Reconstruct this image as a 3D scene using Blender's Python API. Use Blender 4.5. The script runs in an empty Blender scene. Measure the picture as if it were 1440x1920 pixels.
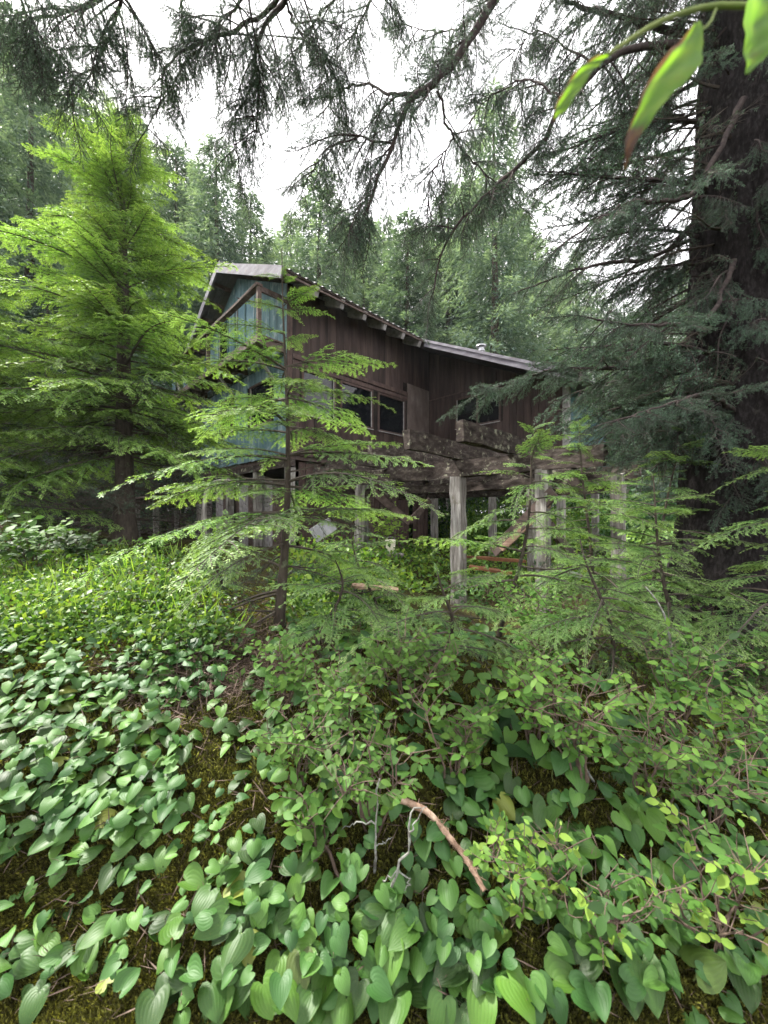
import bpy, math, random
import numpy as np
from mathutils import Vector, Matrix, Quaternion

rng = np.random.default_rng(11)
random.seed(11)
scene = bpy.context.scene
C = scene.collection
R = math.radians
EYE = 1.6                                   # eye height above the path
FPX = 695.0                                 # focal length in photo pixels (1440 wide)

# ------------------------------------------------------------------ camera
cd = bpy.data.cameras.new('camera')
cd.sensor_fit = 'HORIZONTAL'; cd.sensor_width = 36; cd.lens = 36 * FPX / 1440
cd.clip_start = 0.02; cd.clip_end = 2000
cd.dof.use_dof = True; cd.dof.focus_distance = 2.6; cd.dof.aperture_fstop = 4.8
cam = bpy.data.objects.new('camera', cd); C.objects.link(cam)
cam.location = (0, 0, EYE); cam.rotation_euler = (R(90), 0, 0)
scene.camera = cam

# ------------------------------------------------------------------ sky and sun (bright overcast)
SUN_EL, SUN_AZ = R(52), R(-62)              # azimuth measured from +Y (view direction) towards +X
w = bpy.data.worlds.new('World'); scene.world = w; w.use_nodes = True
nt = w.node_tree; nt.nodes.clear()
sky = nt.nodes.new('ShaderNodeTexSky'); sky.sky_type = 'NISHITA'; sky.sun_disc = False
sky.sun_elevation = SUN_EL; sky.sun_rotation = SUN_AZ
sky.air_density = 1.0; sky.dust_density = 4.0; sky.ozone_density = 1.0
hs = nt.nodes.new('ShaderNodeHueSaturation'); hs.inputs['Saturation'].default_value = 0.28
veil = nt.nodes.new('ShaderNodeMixRGB'); veil.inputs[0].default_value = 0.72   # even cloud deck over the blue
veil.inputs[2].default_value = (6.6, 6.5, 6.55, 1)
bg = nt.nodes.new('ShaderNodeBackground'); bg.inputs[1].default_value = 0.125
wo = nt.nodes.new('ShaderNodeOutputWorld')
nt.links.new(sky.outputs[0], hs.inputs['Color']); nt.links.new(hs.outputs[0], veil.inputs[1])
nt.links.new(veil.outputs[0], bg.inputs[0]); nt.links.new(bg.outputs[0], wo.inputs[0])
sl = bpy.data.lights.new('sun', 'SUN'); sl.energy = 3.3; sl.angle = R(6); sl.color = (1, .96, .88)
so = bpy.data.objects.new('sun', sl); C.objects.link(so)
sd = Vector((math.cos(SUN_EL) * math.sin(SUN_AZ), math.cos(SUN_EL) * math.cos(SUN_AZ), math.sin(SUN_EL)))
so.rotation_euler = sd.to_track_quat('Z', 'Y').to_euler()
scene.view_settings.view_transform = 'Standard'; scene.view_settings.look = 'None'
scene.view_settings.exposure = 2.2; scene.view_settings.gamma = 1
scene.view_settings.use_curve_mapping = False
scene.cycles.max_bounces = 8; scene.cycles.diffuse_bounces = 4; scene.cycles.transmission_bounces = 6
scene.cycles.use_denoising = True
scene.cycles.use_adaptive_sampling = True; scene.cycles.adaptive_threshold = 0.02

# ------------------------------------------------------------------ helpers
def P(u, v, d):
    """point at depth d seen at photo pixel (u, v)"""
    return np.array(((u - 720) / FPX * d, d, EYE + (960 - v) / FPX * d))

def proj(p):
    p = np.asarray(p, float)
    return 720 + p[..., 0] / p[..., 1] * FPX, 960 - (p[..., 2] - EYE) / p[..., 1] * FPX

def nrm(a):
    a = np.asarray(a, float)
    return a / np.maximum(np.linalg.norm(a, axis=-1, keepdims=True), 1e-9)

class Geo:
    def __init__(s):
        s.v = []; s.f = []; s.t = []; s.m = []; s.uv = []; s.n = 0
    def add(s, v, f, tint=0.0, mat=0, uv=None):
        v = np.asarray(v, float).reshape(-1, 3); f = np.asarray(f, int)
        if len(v) == 0: return
        s.v.append(v); s.f.append(f + s.n); s.n += len(v)
        s.t.append(np.broadcast_to(np.asarray(tint, float), (len(v),)).copy())
        s.m.append(np.full(len(f), mat)); s.uv.append(np.zeros((len(v), 2)) if uv is None else np.asarray(uv, float))
    def merge(s, g, M=None, tintadd=0.0):
        base = s.n
        v = np.concatenate(g.v)
        if M is not None: v = v @ M[:3, :3].T + M[:3, 3]
        s.v.append(v); s.n += len(v); s.t.append(np.concatenate(g.t) + tintadd); s.uv.append(np.concatenate(g.uv))
        s.m.extend(g.m); s.f.extend([f + base for f in g.f])
    def mesh(s, name, mats, smooth=False):
        me = bpy.data.meshes.new(name)
        v = np.concatenate(s.v).astype(np.float32)
        me.vertices.add(len(v)); me.vertices.foreach_set('co', v.ravel())
        loops = np.concatenate([f.ravel() for f in s.f]); tot = np.concatenate([np.full(len(f), f.shape[1]) for f in s.f])
        start = np.concatenate(([0], np.cumsum(tot)[:-1]))
        me.loops.add(len(loops)); me.loops.foreach_set('vertex_index', loops.astype(np.int32))
        me.polygons.add(len(tot)); me.polygons.foreach_set('loop_start', start.astype(np.int32))
        me.polygons.foreach_set('material_index', np.concatenate(s.m).astype(np.int32))
        me.polygons.foreach_set('use_smooth', np.full(len(tot), bool(smooth)))
        a = me.attributes.new('tint', 'FLOAT', 'POINT'); a.data.foreach_set('value', np.concatenate(s.t).astype(np.float32))
        u = me.uv_layers.new(name='UVMap'); u.data.foreach_set('uv', np.concatenate(s.uv)[loops].astype(np.float32).ravel())
        me.update(calc_edges=True)
        for m in (mats if isinstance(mats, (list, tuple)) else [mats]): me.materials.append(m)
        return me

def link(name, data, parent=None, loc=None, rot=None, scale=None):
    o = bpy.data.objects.new(name, data); C.objects.link(o)
    if parent is not None: o.parent = parent
    if loc is not None: o.location = loc
    if rot is not None: o.rotation_euler = rot
    if scale is not None: o.scale = scale if hasattr(scale, '__len__') else (scale,) * 3
    return o

def tag(o, label=None, cat=None, group=None, kind=None):
    if label: o['label'] = label
    if cat: o['category'] = cat
    if group: o['group'] = group
    if kind: o['kind'] = kind
    return o

def empty(name, loc, rz=0.0):
    o = link(name, None, None, loc, (0, 0, rz)); o.empty_display_size = .1
    return o

BOXF = np.array([[0, 3, 2, 1], [4, 5, 6, 7], [0, 1, 5, 4], [1, 2, 6, 5], [2, 3, 7, 6], [3, 0, 4, 7]])
def box(g, x0, x1, y0, y1, z0, z1, mat=0, tint=0.0):
    g.add([(x0, y0, z0), (x1, y0, z0), (x1, y1, z0), (x0, y1, z0), (x0, y0, z1), (x1, y0, z1), (x1, y1, z1), (x0, y1, z1)], BOXF, tint, mat)

def beam(g, a, b, wd, ht, up=(0, 0, 1), mat=0, rough=0.0, seg=1):
    """rectangular timber from a to b (centre line), slightly uneven when rough > 0"""
    a = np.array(a, float); b = np.array(b, float); d = nrm(b - a)
    s = nrm(np.cross(d, up)); u2 = np.cross(s, d)
    rows = []
    for i in range(seg + 1):
        c = a + (b - a) * i / seg
        for sx, sz in ((-1, -1), (1, -1), (1, 1), (-1, 1)):
            j = rng.normal(0, rough, 3) if rough else 0
            rows.append(c + s * sx * wd / 2 + u2 * sz * ht / 2 + j)
    f = []
    for i in range(seg):
        o = i * 4
        for k in range(4): f.append([o + k, o + (k + 1) % 4, o + 4 + (k + 1) % 4, o + 4 + k])
    f.append([3, 2, 1, 0]); o = seg * 4; f.append([o, o + 1, o + 2, o + 3])
    g.add(rows, f, 0.0, mat)

def tube(g, pts, rad, n=6, mat=0, tint=0.0, cap=True, wob=0.0):
    pts = np.asarray(pts, float); m = len(pts); rad = np.broadcast_to(np.asarray(rad, float), (m,))
    t = nrm(np.gradient(pts, axis=0))
    ref = np.array((0.13, 0.31, 0.94)) if abs(t[:, 2]).mean() < .85 else np.array((.95, .2, .1))
    s = nrm(np.cross(t, ref)); q = np.cross(s, t)
    a = np.linspace(0, 2 * math.pi, n, endpoint=False)
    rr = rad[:, None] * (1 + (rng.normal(0, wob, (m, n)) if wob else 0))
    v = pts[:, None] + (s[:, None] * np.cos(a)[None, :, None] + q[:, None] * np.sin(a)[None, :, None]) * rr[..., None]
    i, k = np.meshgrid(np.arange(m - 1), np.arange(n), indexing='ij'); k2 = (k + 1) % n
    f = np.stack([i * n + k, i * n + k2, (i + 1) * n + k2, (i + 1) * n + k], -1).reshape(-1, 4)
    g.add(v.reshape(-1, 3), f, tint, mat)
    if cap and n >= 3:
        e = v[-1]; g.add(np.vstack([e, e.mean(0)]), [[j, (j + 1) % n, n] for j in range(n)], tint, mat)
        e = v[0]; g.add(np.vstack([e, e.mean(0)]), [[(j + 1) % n, j, n] for j in range(n)], tint, mat)

def spline(pts, n):
    pts = np.asarray(pts, float)
    if len(pts) < 3: return pts[0] + (pts[-1] - pts[0]) * np.linspace(0, 1, n)[:, None]
    p = np.vstack([2 * pts[0] - pts[1], pts, 2 * pts[-1] - pts[-2]])
    out = []
    for x in np.linspace(0, len(pts) - 1 - 1e-6, n):
        i = int(x); t = x - i; a, b, c, d = p[i], p[i + 1], p[i + 2], p[i + 3]
        out.append(.5 * ((2 * b) + (-a + c) * t + (2 * a - 5 * b + 4 * c - d) * t * t + (-a + 3 * b - 3 * c + d) * t ** 3))
    return np.array(out)

# ------------------------------------------------------------------ materials
MATS = {}
def base_mat(name):
    m = bpy.data.materials.new(name); m.use_nodes = True
    n = m.node_tree; n.nodes.clear()
    out = n.nodes.new('ShaderNodeOutputMaterial'); MATS[name] = m
    return m, n, out
def N(n, typ, **kw):
    x = n.nodes.new(typ)
    for k, v in kw.items():
        if k in x.inputs: x.inputs[k].default_value = v
        else: setattr(x, k, v)
    return x
def ramp(n, stops, fac):
    r = n.nodes.new('ShaderNodeValToRGB'); e = r.color_ramp.elements
    e[0].position, e[0].color = stops[0][0], (*stops[0][1], 1); e[1].position, e[1].color = stops[-1][0], (*stops[-1][1], 1)
    for p, c in stops[1:-1]: k = e.new(p); k.color = (*c, 1)
    n.links.new(fac, r.inputs[0]); return r.outputs[0]

def leaf_mat(name, stops, trans=.35, rough=.45, spec=.4, objvar=.25, hue=.015, veins=False, blotch=0.0, old=0.0):
    """thin leaf: old-to-new growth colours along the tint attribute, small differences from leaf to leaf"""
    m, n, out = base_mat(name); L = n.links.new
    at = N(n, 'ShaderNodeAttribute', attribute_name='tint')
    oi = n.nodes.new('ShaderNodeObjectInfo')
    ad = N(n, 'ShaderNodeMath', operation='MULTIPLY_ADD'); ad.inputs[1].default_value = objvar; L(oi.outputs['Random'], ad.inputs[0]); L(at.outputs['Fac'], ad.inputs[2])
    sb = N(n, 'ShaderNodeMath', operation='SUBTRACT'); sb.inputs[1].default_value = objvar / 2; L(ad.outputs[0], sb.inputs[0])
    col = ramp(n, stops, sb.outputs[0])
    hv = n.nodes.new('ShaderNodeHueSaturation')
    h = N(n, 'ShaderNodeMapRange'); h.inputs[3].default_value = .5 - hue; h.inputs[4].default_value = .5 + hue; L(oi.outputs['Random'], h.inputs[0]); L(h.outputs[0], hv.inputs['Hue'])
    L(col, hv.inputs['Color']); col = hv.outputs[0]
    pb = n.nodes.new('ShaderNodeBsdfPrincipled'); pb.inputs['Roughness'].default_value = rough; pb.inputs['Specular IOR Level'].default_value = spec
    if veins:
        uv = n.nodes.new('ShaderNodeUVMap'); sp = n.nodes.new('ShaderNodeSeparateXYZ'); L(uv.outputs[0], sp.inputs[0])
        mu = N(n, 'ShaderNodeMath', operation='MULTIPLY'); mu.inputs[1].default_value = 27.0; L(sp.outputs[0], mu.inputs[0])
        si = N(n, 'ShaderNodeMath', operation='COSINE'); L(mu.outputs[0], si.inputs[0])
        bm = N(n, 'ShaderNodeBump'); bm.inputs['Strength'].default_value = .16; bm.inputs['Distance'].default_value = .0012
        L(si.outputs[0], bm.inputs['Height']); L(bm.outputs[0], pb.inputs['Normal'])
        pw = N(n, 'ShaderNodeMapRange'); pw.inputs[1].default_value = .5; pw.inputs[2].default_value = 1.0; L(si.outputs[0], pw.inputs[0])
        mv = n.nodes.new('ShaderNodeMixRGB'); mv.blend_type = 'MULTIPLY'; mv.inputs[2].default_value = (.62, .72, .6, 1)
        mm = N(n, 'ShaderNodeMath', operation='MULTIPLY'); mm.inputs[1].default_value = .4; L(pw.outputs[0], mm.inputs[0]); L(mm.outputs[0], mv.inputs[0])
        L(col, mv.inputs[1]); col = mv.outputs[0]
    if blotch:
        tc = n.nodes.new('ShaderNodeTexCoord'); nz = N(n, 'ShaderNodeTexNoise', Scale=blotch, Detail=5.0); L(tc.outputs['Object'], nz.inputs['Vector'])
        r2 = N(n, 'ShaderNodeMapRange'); r2.inputs[1].default_value = .62; r2.inputs[2].default_value = .74; L(nz.outputs[0], r2.inputs[0])
        mv = n.nodes.new('ShaderNodeMixRGB'); mv.inputs[2].default_value = (.16, .15, .03, 1)
        m5 = N(n, 'ShaderNodeMath', operation='MULTIPLY'); m5.inputs[1].default_value = .5; L(r2.outputs[0], m5.inputs[0])
        L(m5.outputs[0], mv.inputs[0]); L(col, mv.inputs[1]); col = mv.outputs[0]
    if old:
        r3 = N(n, 'ShaderNodeMapRange'); r3.inputs[1].default_value = 1 - old; r3.inputs[2].default_value = 1 - old * .4
        fr = N(n, 'ShaderNodeMath', operation='MULTIPLY'); fr.inputs[1].default_value = 17.31; L(oi.outputs['Random'], fr.inputs[0])
        f2 = N(n, 'ShaderNodeMath', operation='FRACT'); L(fr.outputs[0], f2.inputs[0]); L(f2.outputs[0], r3.inputs[0])
        ye = n.nodes.new('ShaderNodeMixRGB'); ye.inputs[2].default_value = (.18, .2, .035, 1); m6 = N(n, 'ShaderNodeMath', operation='MULTIPLY'); m6.inputs[1].default_value = .75
        L(r3.outputs[0], m6.inputs[0]); L(m6.outputs[0], ye.inputs[0]); L(col, ye.inputs[1]); col = ye.outputs[0]
    L(col, pb.inputs['Base Color'])
    tr = n.nodes.new('ShaderNodeBsdfTranslucent')
    br = n.nodes.new('ShaderNodeMixRGB'); br.blend_type = 'MULTIPLY'; br.inputs[0].default_value = 1; br.inputs[2].default_value = (1.25, 1.25, .6, 1)
    L(col, br.inputs[1]); L(br.outputs[0], tr.inputs[0])
    mx = n.nodes.new('ShaderNodeMixShader'); mx.inputs[0].default_value = trans
    L(pb.outputs[0], mx.inputs[1]); L(tr.outputs[0], mx.inputs[2]); L(mx.outputs[0], out.inputs[0])
    return m

def noisy_mat(name, stops, scale=(6, 6, 6), detail=6, rough=.85, spec=.2, bump=.3, bdist=.01, second=None, coords='Object', rnd=0.0, metallic=0.0):
    """weathered surface: noise through a colour ramp; second = (stops colour, scale, lo, hi) for lichen or stains"""
    m, n, out = base_mat(name); L = n.links.new
    tc = n.nodes.new('ShaderNodeTexCoord'); geo = n.nodes.new('ShaderNodeNewGeometry')
    src = geo.outputs['Position'] if coords == 'World' else tc.outputs[coords]
    oi = n.nodes.new('ShaderNodeObjectInfo')
    mp = n.nodes.new('ShaderNodeMapping'); mp.inputs['Scale'].default_value = scale; L(src, mp.inputs[0])
    off = N(n, 'ShaderNodeMath', operation='MULTIPLY'); off.inputs[1].default_value = 37.0; L(oi.outputs['Random'], off.inputs[0])
    nz = N(n, 'ShaderNodeTexNoise', noise_dimensions='4D'); nz.inputs['Scale'].default_value = 1; nz.inputs['Detail'].default_value = detail; nz.inputs['Roughness'].default_value = .62
    L(mp.outputs[0], nz.inputs['Vector']); L(off.outputs[0], nz.inputs['W'])
    fac = nz.outputs[0]
    if rnd:
        ma = N(n, 'ShaderNodeMath', operation='MULTIPLY_ADD'); ma.inputs[1].default_value = rnd; L(oi.outputs['Random'], ma.inputs[0]); L(fac, ma.inputs[2])
        ms = N(n, 'ShaderNodeMath', operation='SUBTRACT'); ms.inputs[1].default_value = rnd / 2; L(ma.outputs[0], ms.inputs[0]); fac = ms.outputs[0]
    col = ramp(n, stops, fac)
    if second:
        c2, s2, lo, hi = second
        n2 = N(n, 'ShaderNodeTexNoise', noise_dimensions='4D'); n2.inputs['Scale'].default_value = s2; n2.inputs['Detail'].default_value = 7; n2.inputs['Roughness'].default_value = .68
        L(src, n2.inputs['Vector']); L(off.outputs[0], n2.inputs['W'])
        mr = N(n, 'ShaderNodeMapRange'); mr.inputs[1].default_value = lo; mr.inputs[2].default_value = hi; L(n2.outputs[0], mr.inputs[0])
        mx = n.nodes.new('ShaderNodeMixRGB'); L(mr.outputs[0], mx.inputs[0]); L(col, mx.inputs[1]); mx.inputs[2].default_value = (*c2, 1); col = mx.outputs[0]
    pb = n.nodes.new('ShaderNodeBsdfPrincipled'); pb.inputs['Roughness'].default_value = rough; pb.inputs['Specular IOR Level'].default_value = spec; pb.inputs['Metallic'].default_value = metallic
    L(col, pb.inputs['Base Color'])
    if bump:
        b = N(n, 'ShaderNodeBump'); b.inputs['Strength'].default_value = bump; b.inputs['Distance'].default_value = bdist
        L(nz.outputs[0], b.inputs['Height']); L(b.outputs[0], pb.inputs['Normal'])
    L(pb.outputs[0], out.inputs[0]); return m

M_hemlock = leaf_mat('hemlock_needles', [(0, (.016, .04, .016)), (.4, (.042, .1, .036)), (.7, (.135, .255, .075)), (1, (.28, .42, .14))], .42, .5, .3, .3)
M_hemyel = leaf_mat('hemlock_needles_sunny', [(0, (.018, .042, .016)), (.4, (.06, .125, .03)), (.72, (.135, .25, .055)), (1, (.27, .41, .11))], .4, .5, .25, .35)  # sunlit copy of the hemlock needles, sunlight put into the colour
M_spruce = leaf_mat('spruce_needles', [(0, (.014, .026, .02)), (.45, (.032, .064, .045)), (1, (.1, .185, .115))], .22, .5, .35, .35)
M_sprlit = leaf_mat('far_needles_hazed', [(0, (.035, .06, .052)), (.5, (.1, .16, .13)), (1, (.21, .29, .21))], .35, .6, .2, .5, hue=.03)  # haze and flare put into paler, bluer needle colours
M_lily = leaf_mat('lily_leaf', [(0, (.013, .04, .01)), (.5, (.036, .092, .015)), (1, (.105, .185, .022))], .25, .5, .35, .9, .02, veins=True, blotch=30.0, old=.05)
M_lilys = leaf_mat('lily_leaf_small', [(0, (.016, .046, .012)), (.5, (.042, .102, .022)), (1, (.095, .18, .03))], .28, .52, .35, .3, .02, veins=True)
M_blue = leaf_mat('shrub_leaf', [(0, (.02, .056, .014)), (.5, (.075, .165, .028)), (1, (.19, .3, .045))], .38, .58, .25, .4, .015)
M_ground_leaf = leaf_mat('ground_leaf', [(0, (.03, .08, .02)), (.5, (.085, .185, .032)), (1, (.22, .33, .05))], .4, .5, .3, .2)
M_moss_tuft = leaf_mat('moss_tuft', [(0, (.02, .018, .006)), (.5, (.06, .062, .014)), (1, (.2, .205, .04))], .25, .8, .1, .2)
M_near = leaf_mat('near_leaf', [(0, (.07, .03, .02)), (.2, (.1, .065, .035)), (.4, (.085, .15, .02)), (.7, (.12, .23, .02)), (1, (.2, .3, .03))], .6, .5, .3, .06, blotch=40.0)
M_stem = noisy_mat('green_stem', [(.3, (.12, .16, .05)), (.7, (.2, .24, .08))], (20, 20, 20), bump=0)
M_twig = noisy_mat('twig', [(.3, (.05, .033, .026)), (.7, (.15, .11, .085))], (30, 30, 30), bump=.2, bdist=.002)
M_lichen_twig = noisy_mat('lichen_twig', [(.35, (.09, .075, .065)), (.6, (.26, .27, .24))], (70, 70, 70), bump=.4, bdist=.002)
M_darktwig = noisy_mat('dark_twig', [(.3, (.035, .028, .024)), (.7, (.09, .075, .06))], (8, 8, 8), bump=0)
M_bark = noisy_mat('spruce_bark', [(.3, (.006, .005, .005)), (.5, (.017, .0145, .0145)), (.72, (.045, .04, .041))], (38, 38, 13), 9, .95, .08, .8, .02, second=((.1, .1, .085), 7, .6, .75))
M_bark2 = noisy_mat('hemlock_bark', [(.3, (.02, .016, .013)), (.7, (.075, .06, .048))], (24, 24, 8), 8, .9, .15, .8, .015, second=((.14, .17, .1), 9, .58, .72))
M_limb = noisy_mat('limb_bark', [(.3, (.022, .017, .018)), (.7, (.075, .06, .055))], (20, 20, 20), 6, .9, .1, .7, .01)
M_deadbranch = noisy_mat('peeling_branch', [(.3, (.1, .058, .04)), (.5, (.28, .185, .13)), (.7, (.48, .37, .28))], (30, 30, 30), 6, .8, .2, .8, .004)
M_rotwood = noisy_mat('rotting_timber', [(.3, (.012, .009, .008)), (.52, (.052, .041, .036)), (.75, (.15, .128, .112))], (7, 7, 16), 8, .9, .1, .8, .02, second=((.34, .34, .25), 9, .56, .68))
M_post = noisy_mat('bleached_post', [(.3, (.06, .052, .045)), (.5, (.2, .185, .17)), (.72, (.4, .39, .365))], (26, 26, 3.0), 8, .9, .1, .8, .015, second=((.12, .11, .08), 5, .55, .7))
M_brown = noisy_mat('brown_siding', [(.3, (.015, .0095, .0085)), (.5, (.037, .0235, .0205)), (.75, (.08, .053, .046))], (7, 7, .9), 8, .8, .25, .25, .004, rnd=.16, coords='World')
M_teal = noisy_mat('teal_siding', [(.28, (.045, .085, .098)), (.5, (.078, .142, .16)), (.72, (.18, .25, .275))], (6, 6, .8), 8, .75, .25, .25, .004, second=((.34, .385, .41), 2.1, .54, .74), rnd=.14, coords='World')
M_dkteal = noisy_mat('dark_teal_siding', [(.3, (.025, .06, .075)), (.7, (.06, .125, .15))], (6, 6, .8), 6, .8, .25, .2, .004, rnd=.14, coords='World')
M_trim = noisy_mat('dark_trim', [(.3, (.03, .018, .016)), (.7, (.09, .06, .052))], (12, 12, 4), 6, .8, .2, .3, .003)
M_fascia = noisy_mat('mauve_fascia', [(.3, (.075, .067, .082)), (.55, (.15, .142, .168)), (.75, (.23, .22, .245))], (3, 3, 9), 7, .75, .25, .2, .004, second=((.16, .1, .09), 3.2, .6, .72))
M_greywood = noisy_mat('grey_rafter', [(.3, (.14, .13, .13)), (.7, (.36, .34, .34))], (9, 9, 9), 7, .85, .2, .4, .004)
M_rail = noisy_mat('weathered_rail', [(.3, (.035, .024, .02)), (.6, (.11, .08, .07)), (.8, (.22, .17, .15))], (9, 9, 9), 7, .85, .2, .4, .004)
M_backing = noisy_mat('sheathing', [(.3, (.012, .01, .01)), (.7, (.03, .025, .022))], (4, 4, 4), 3, .95, .05, 0)
M_metal = noisy_mat('roof_metal', [(.3, (.05, .05, .05)), (.7, (.13, .13, .135))], (2, 2, 2), 6, .65, .25, .1, .002)
M_pipe = noisy_mat('flue_metal', [(.3, (.2, .2, .21)), (.7, (.4, .4, .42))], (6, 6, 6), 4, .35, .5, .1, .002, metallic=.8)
M_ply = noisy_mat('bare_plywood', [(.3, (.06, .042, .038)), (.55, (.12, .095, .085)), (.75, (.2, .17, .155))], (3, 3, 1.5), 9, .85, .15, .2, .003)
M_bucket = noisy_mat('bucket_plastic', [(.3, (.55, .5, .36)), (.7, (.78, .75, .62))], (9, 9, 9), 5, .5, .4, .1, .002)
M_board = noisy_mat('split_board', [(.3, (.2, .12, .08)), (.6, (.4, .27, .2)), (.8, (.55, .42, .33))], (30, 5, 30), 6, .85, .15, .4, .004)
M_redwood = noisy_mat('fresh_wood', [(.3, (.1, .045, .025)), (.7, (.23, .11, .055))], (14, 14, 14), 5, .85, .15, .3, .004)
M_grey = noisy_mat('grey_sheet', [(.3, (.2, .2, .21)), (.7, (.38, .38, .4))], (5, 5, 5), 5, .6, .3, .1, .002)
M_litter = leaf_mat('dead_leaf', [(0, (.22, .06, .03)), (.5, (.4, .15, .08)), (1, (.45, .33, .12))], .2, .7, .2, .6)
M_lichen = leaf_mat('old_mans_beard', [(0, (.2, .23, .14)), (1, (.42, .45, .3))], .3, .9, .1, .3)

def glass_mat():
    m, n, out = base_mat('window_glass'); L = n.links.new
    pb = n.nodes.new('ShaderNodeBsdfPrincipled'); pb.inputs['Base Color'].default_value = (.006, .007, .009, 1)
    pb.inputs['Roughness'].default_value = .03; pb.inputs['Specular IOR Level'].default_value = .5; pb.inputs['Alpha'].default_value = .7
    tc = n.nodes.new('ShaderNodeTexCoord'); nz = N(n, 'ShaderNodeTexNoise', Scale=1.3, Detail=2.0); L(tc.outputs['Object'], nz.inputs['Vector'])
    b = N(n, 'ShaderNodeBump'); b.inputs['Strength'].default_value = .04; b.inputs['Distance'].default_value = .05; L(nz.outputs[0], b.inputs['Height']); L(b.outputs[0], pb.inputs['Normal'])
    L(pb.outputs[0], out.inputs[0]); return m
M_glass = glass_mat()
M_bluepane = noisy_mat('mottled_blue_pane', [(.3, (.08, .15, .19)), (.7, (.19, .28, .33))], (1.5, 1.5, 1.5), 4, .2, .5, 0)  # opaque pane in mottled pale blue

def ground_mat():
    m, n, out = base_mat('forest_floor'); L = n.links.new
    geo = n.nodes.new('ShaderNodeNewGeometry'); src = geo.outputs['Position']
    a = N(n, 'ShaderNodeTexNoise', Scale=1.7, Detail=6.0, Roughness=.6); L(src, a.inputs['Vector'])
    b = N(n, 'ShaderNodeTexNoise', Scale=38.0, Detail=8.0, Roughness=.7); L(src, b.inputs['Vector'])
    moss = ramp(n, [(.3, (.008, .007, .003)), (.5, (.03, .028, .008)), (.72, (.085, .08, .016))], b.outputs[0])
    lit = ramp(n, [(.3, (.01, .006, .004)), (.55, (.035, .022, .015)), (.75, (.085, .058, .04))], b.outputs[0])
    mr = N(n, 'ShaderNodeMapRange'); mr.inputs[1].default_value = .56; mr.inputs[2].default_value = .7; L(a.outputs[0], mr.inputs[0])
    mx = n.nodes.new('ShaderNodeMixRGB'); L(mr.outputs[0], mx.inputs[0]); L(moss, mx.inputs[1]); L(lit, mx.inputs[2])
    pb = n.nodes.new('ShaderNodeBsdfPrincipled'); pb.inputs['Roughness'].default_value = .95; pb.inputs['Specular IOR Level'].default_value = .1
    L(mx.outputs[0], pb.inputs['Base Color'])
    bm = N(n, 'ShaderNodeBump'); bm.inputs['Strength'].default_value = 1; bm.inputs['Distance'].default_value = .02; L(b.outputs[0], bm.inputs['Height']); L(bm.outputs[0], pb.inputs['Normal'])
    L(pb.outputs[0], out.inputs[0]); return m
M_ground = ground_mat()

# ------------------------------------------------------------------ ground: a path below, a bank up to the cabin's knoll
GP = np.array([  # x, y, height relative to the eye, reach
    (0, 0, -1.5), (-1.5, -.2, -1.45), (1.5, 0, -1.6), (0, -3, -1.5), (-3, -3, -1.4), (3, -3, -1.7),
    (0, .75, -1.2), (-.9, .9, -1.2), (.8, .75, -1.2), (1.2, .9, -1.25),
    (0, 1.0, -1.0), (-.8, 1.15, -.95), (.7, 1.0, -1.02), (1.1, 1.1, -1.1),
    (0, 1.25, -.82), (-1.0, 1.4, -.8), (.7, 1.3, -.86), (1.3, 1.4, -1.0),
    (0, 1.55, -.7), (-1.2, 1.9, -.63), (.8, 1.7, -.78), (1.7, 1.9, -1.05),
    (0, 2.1, -.7), (-1.6, 2.4, -.56), (.8, 2.4, -.88), (2.1, 2.6, -1.25), (-.7, 2.6, -.78),
    (0, 3.2, -.98), (-2.4, 3.4, -.55), (1.2, 3.4, -1.2), (3, 3.4, -1.45), (-1.2, 3.4, -.8),
    (-3, 4.2, -.56), (-1.4, 4.6, -.85), (0, 4.6, -1.05), (1.6, 4.6, -1.4), (3.7, 4.2, -1.4), (5, 4, -1.5),
    (-5, 7, -.52), (-3, 6.5, -.72), (-.6, 7.5, -.85), (1.2, 6, -1.5), (3, 6.5, -1.45), (6, 7, -1.5),
    (-7, 4, -.45), (-9, 9, -.4), (-5.5, 11, -1.0), (-1, 11, -1.2), (4, 11, -1.3), (9, 11, -1.4), (0, 16, -1.3), (-8, 16, -.9), (8, 16, -1.4)])
def hgt(x, y):
    x = np.asarray(x, float); y = np.asarray(y, float); sh = x.shape; x = x.ravel(); y = y.ravel()
    out = np.empty(len(x))
    for s in range(0, len(x), 20000):
        d2 = (x[s:s + 20000, None] - GP[:, 0]) ** 2 + (y[s:s + 20000, None] - GP[:, 1]) ** 2
        wt = 1 / (d2 + .02) ** 1.7
        out[s:s + 20000] = (wt * GP[:, 2]).sum(1) / wt.sum(1)
    r = np.hypot(x, y)
    out += .05 * np.sin(x * 3.1 + 1.3 * np.sin(y * 2.3)) * np.cos(y * 2.7 + x) * np.clip(r / 3, .3, 1) + .015 * np.sin(x * 11 + y * 7) * np.sin(y * 13 - x * 4)
    far = np.clip((r - 22) / 30, 0, 1)
    return (out * (1 - far) - 1.4 * far + EYE).reshape(sh)

def ground_normal(x, y, e=.12):
    dx = (hgt(x + e, y) - hgt(x - e, y)) / (2 * e); dy = (hgt(x, y + e) - hgt(x, y - e)) / (2 * e)
    return nrm(np.stack([-dx, -dy, np.ones_like(dx)], -1))

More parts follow.
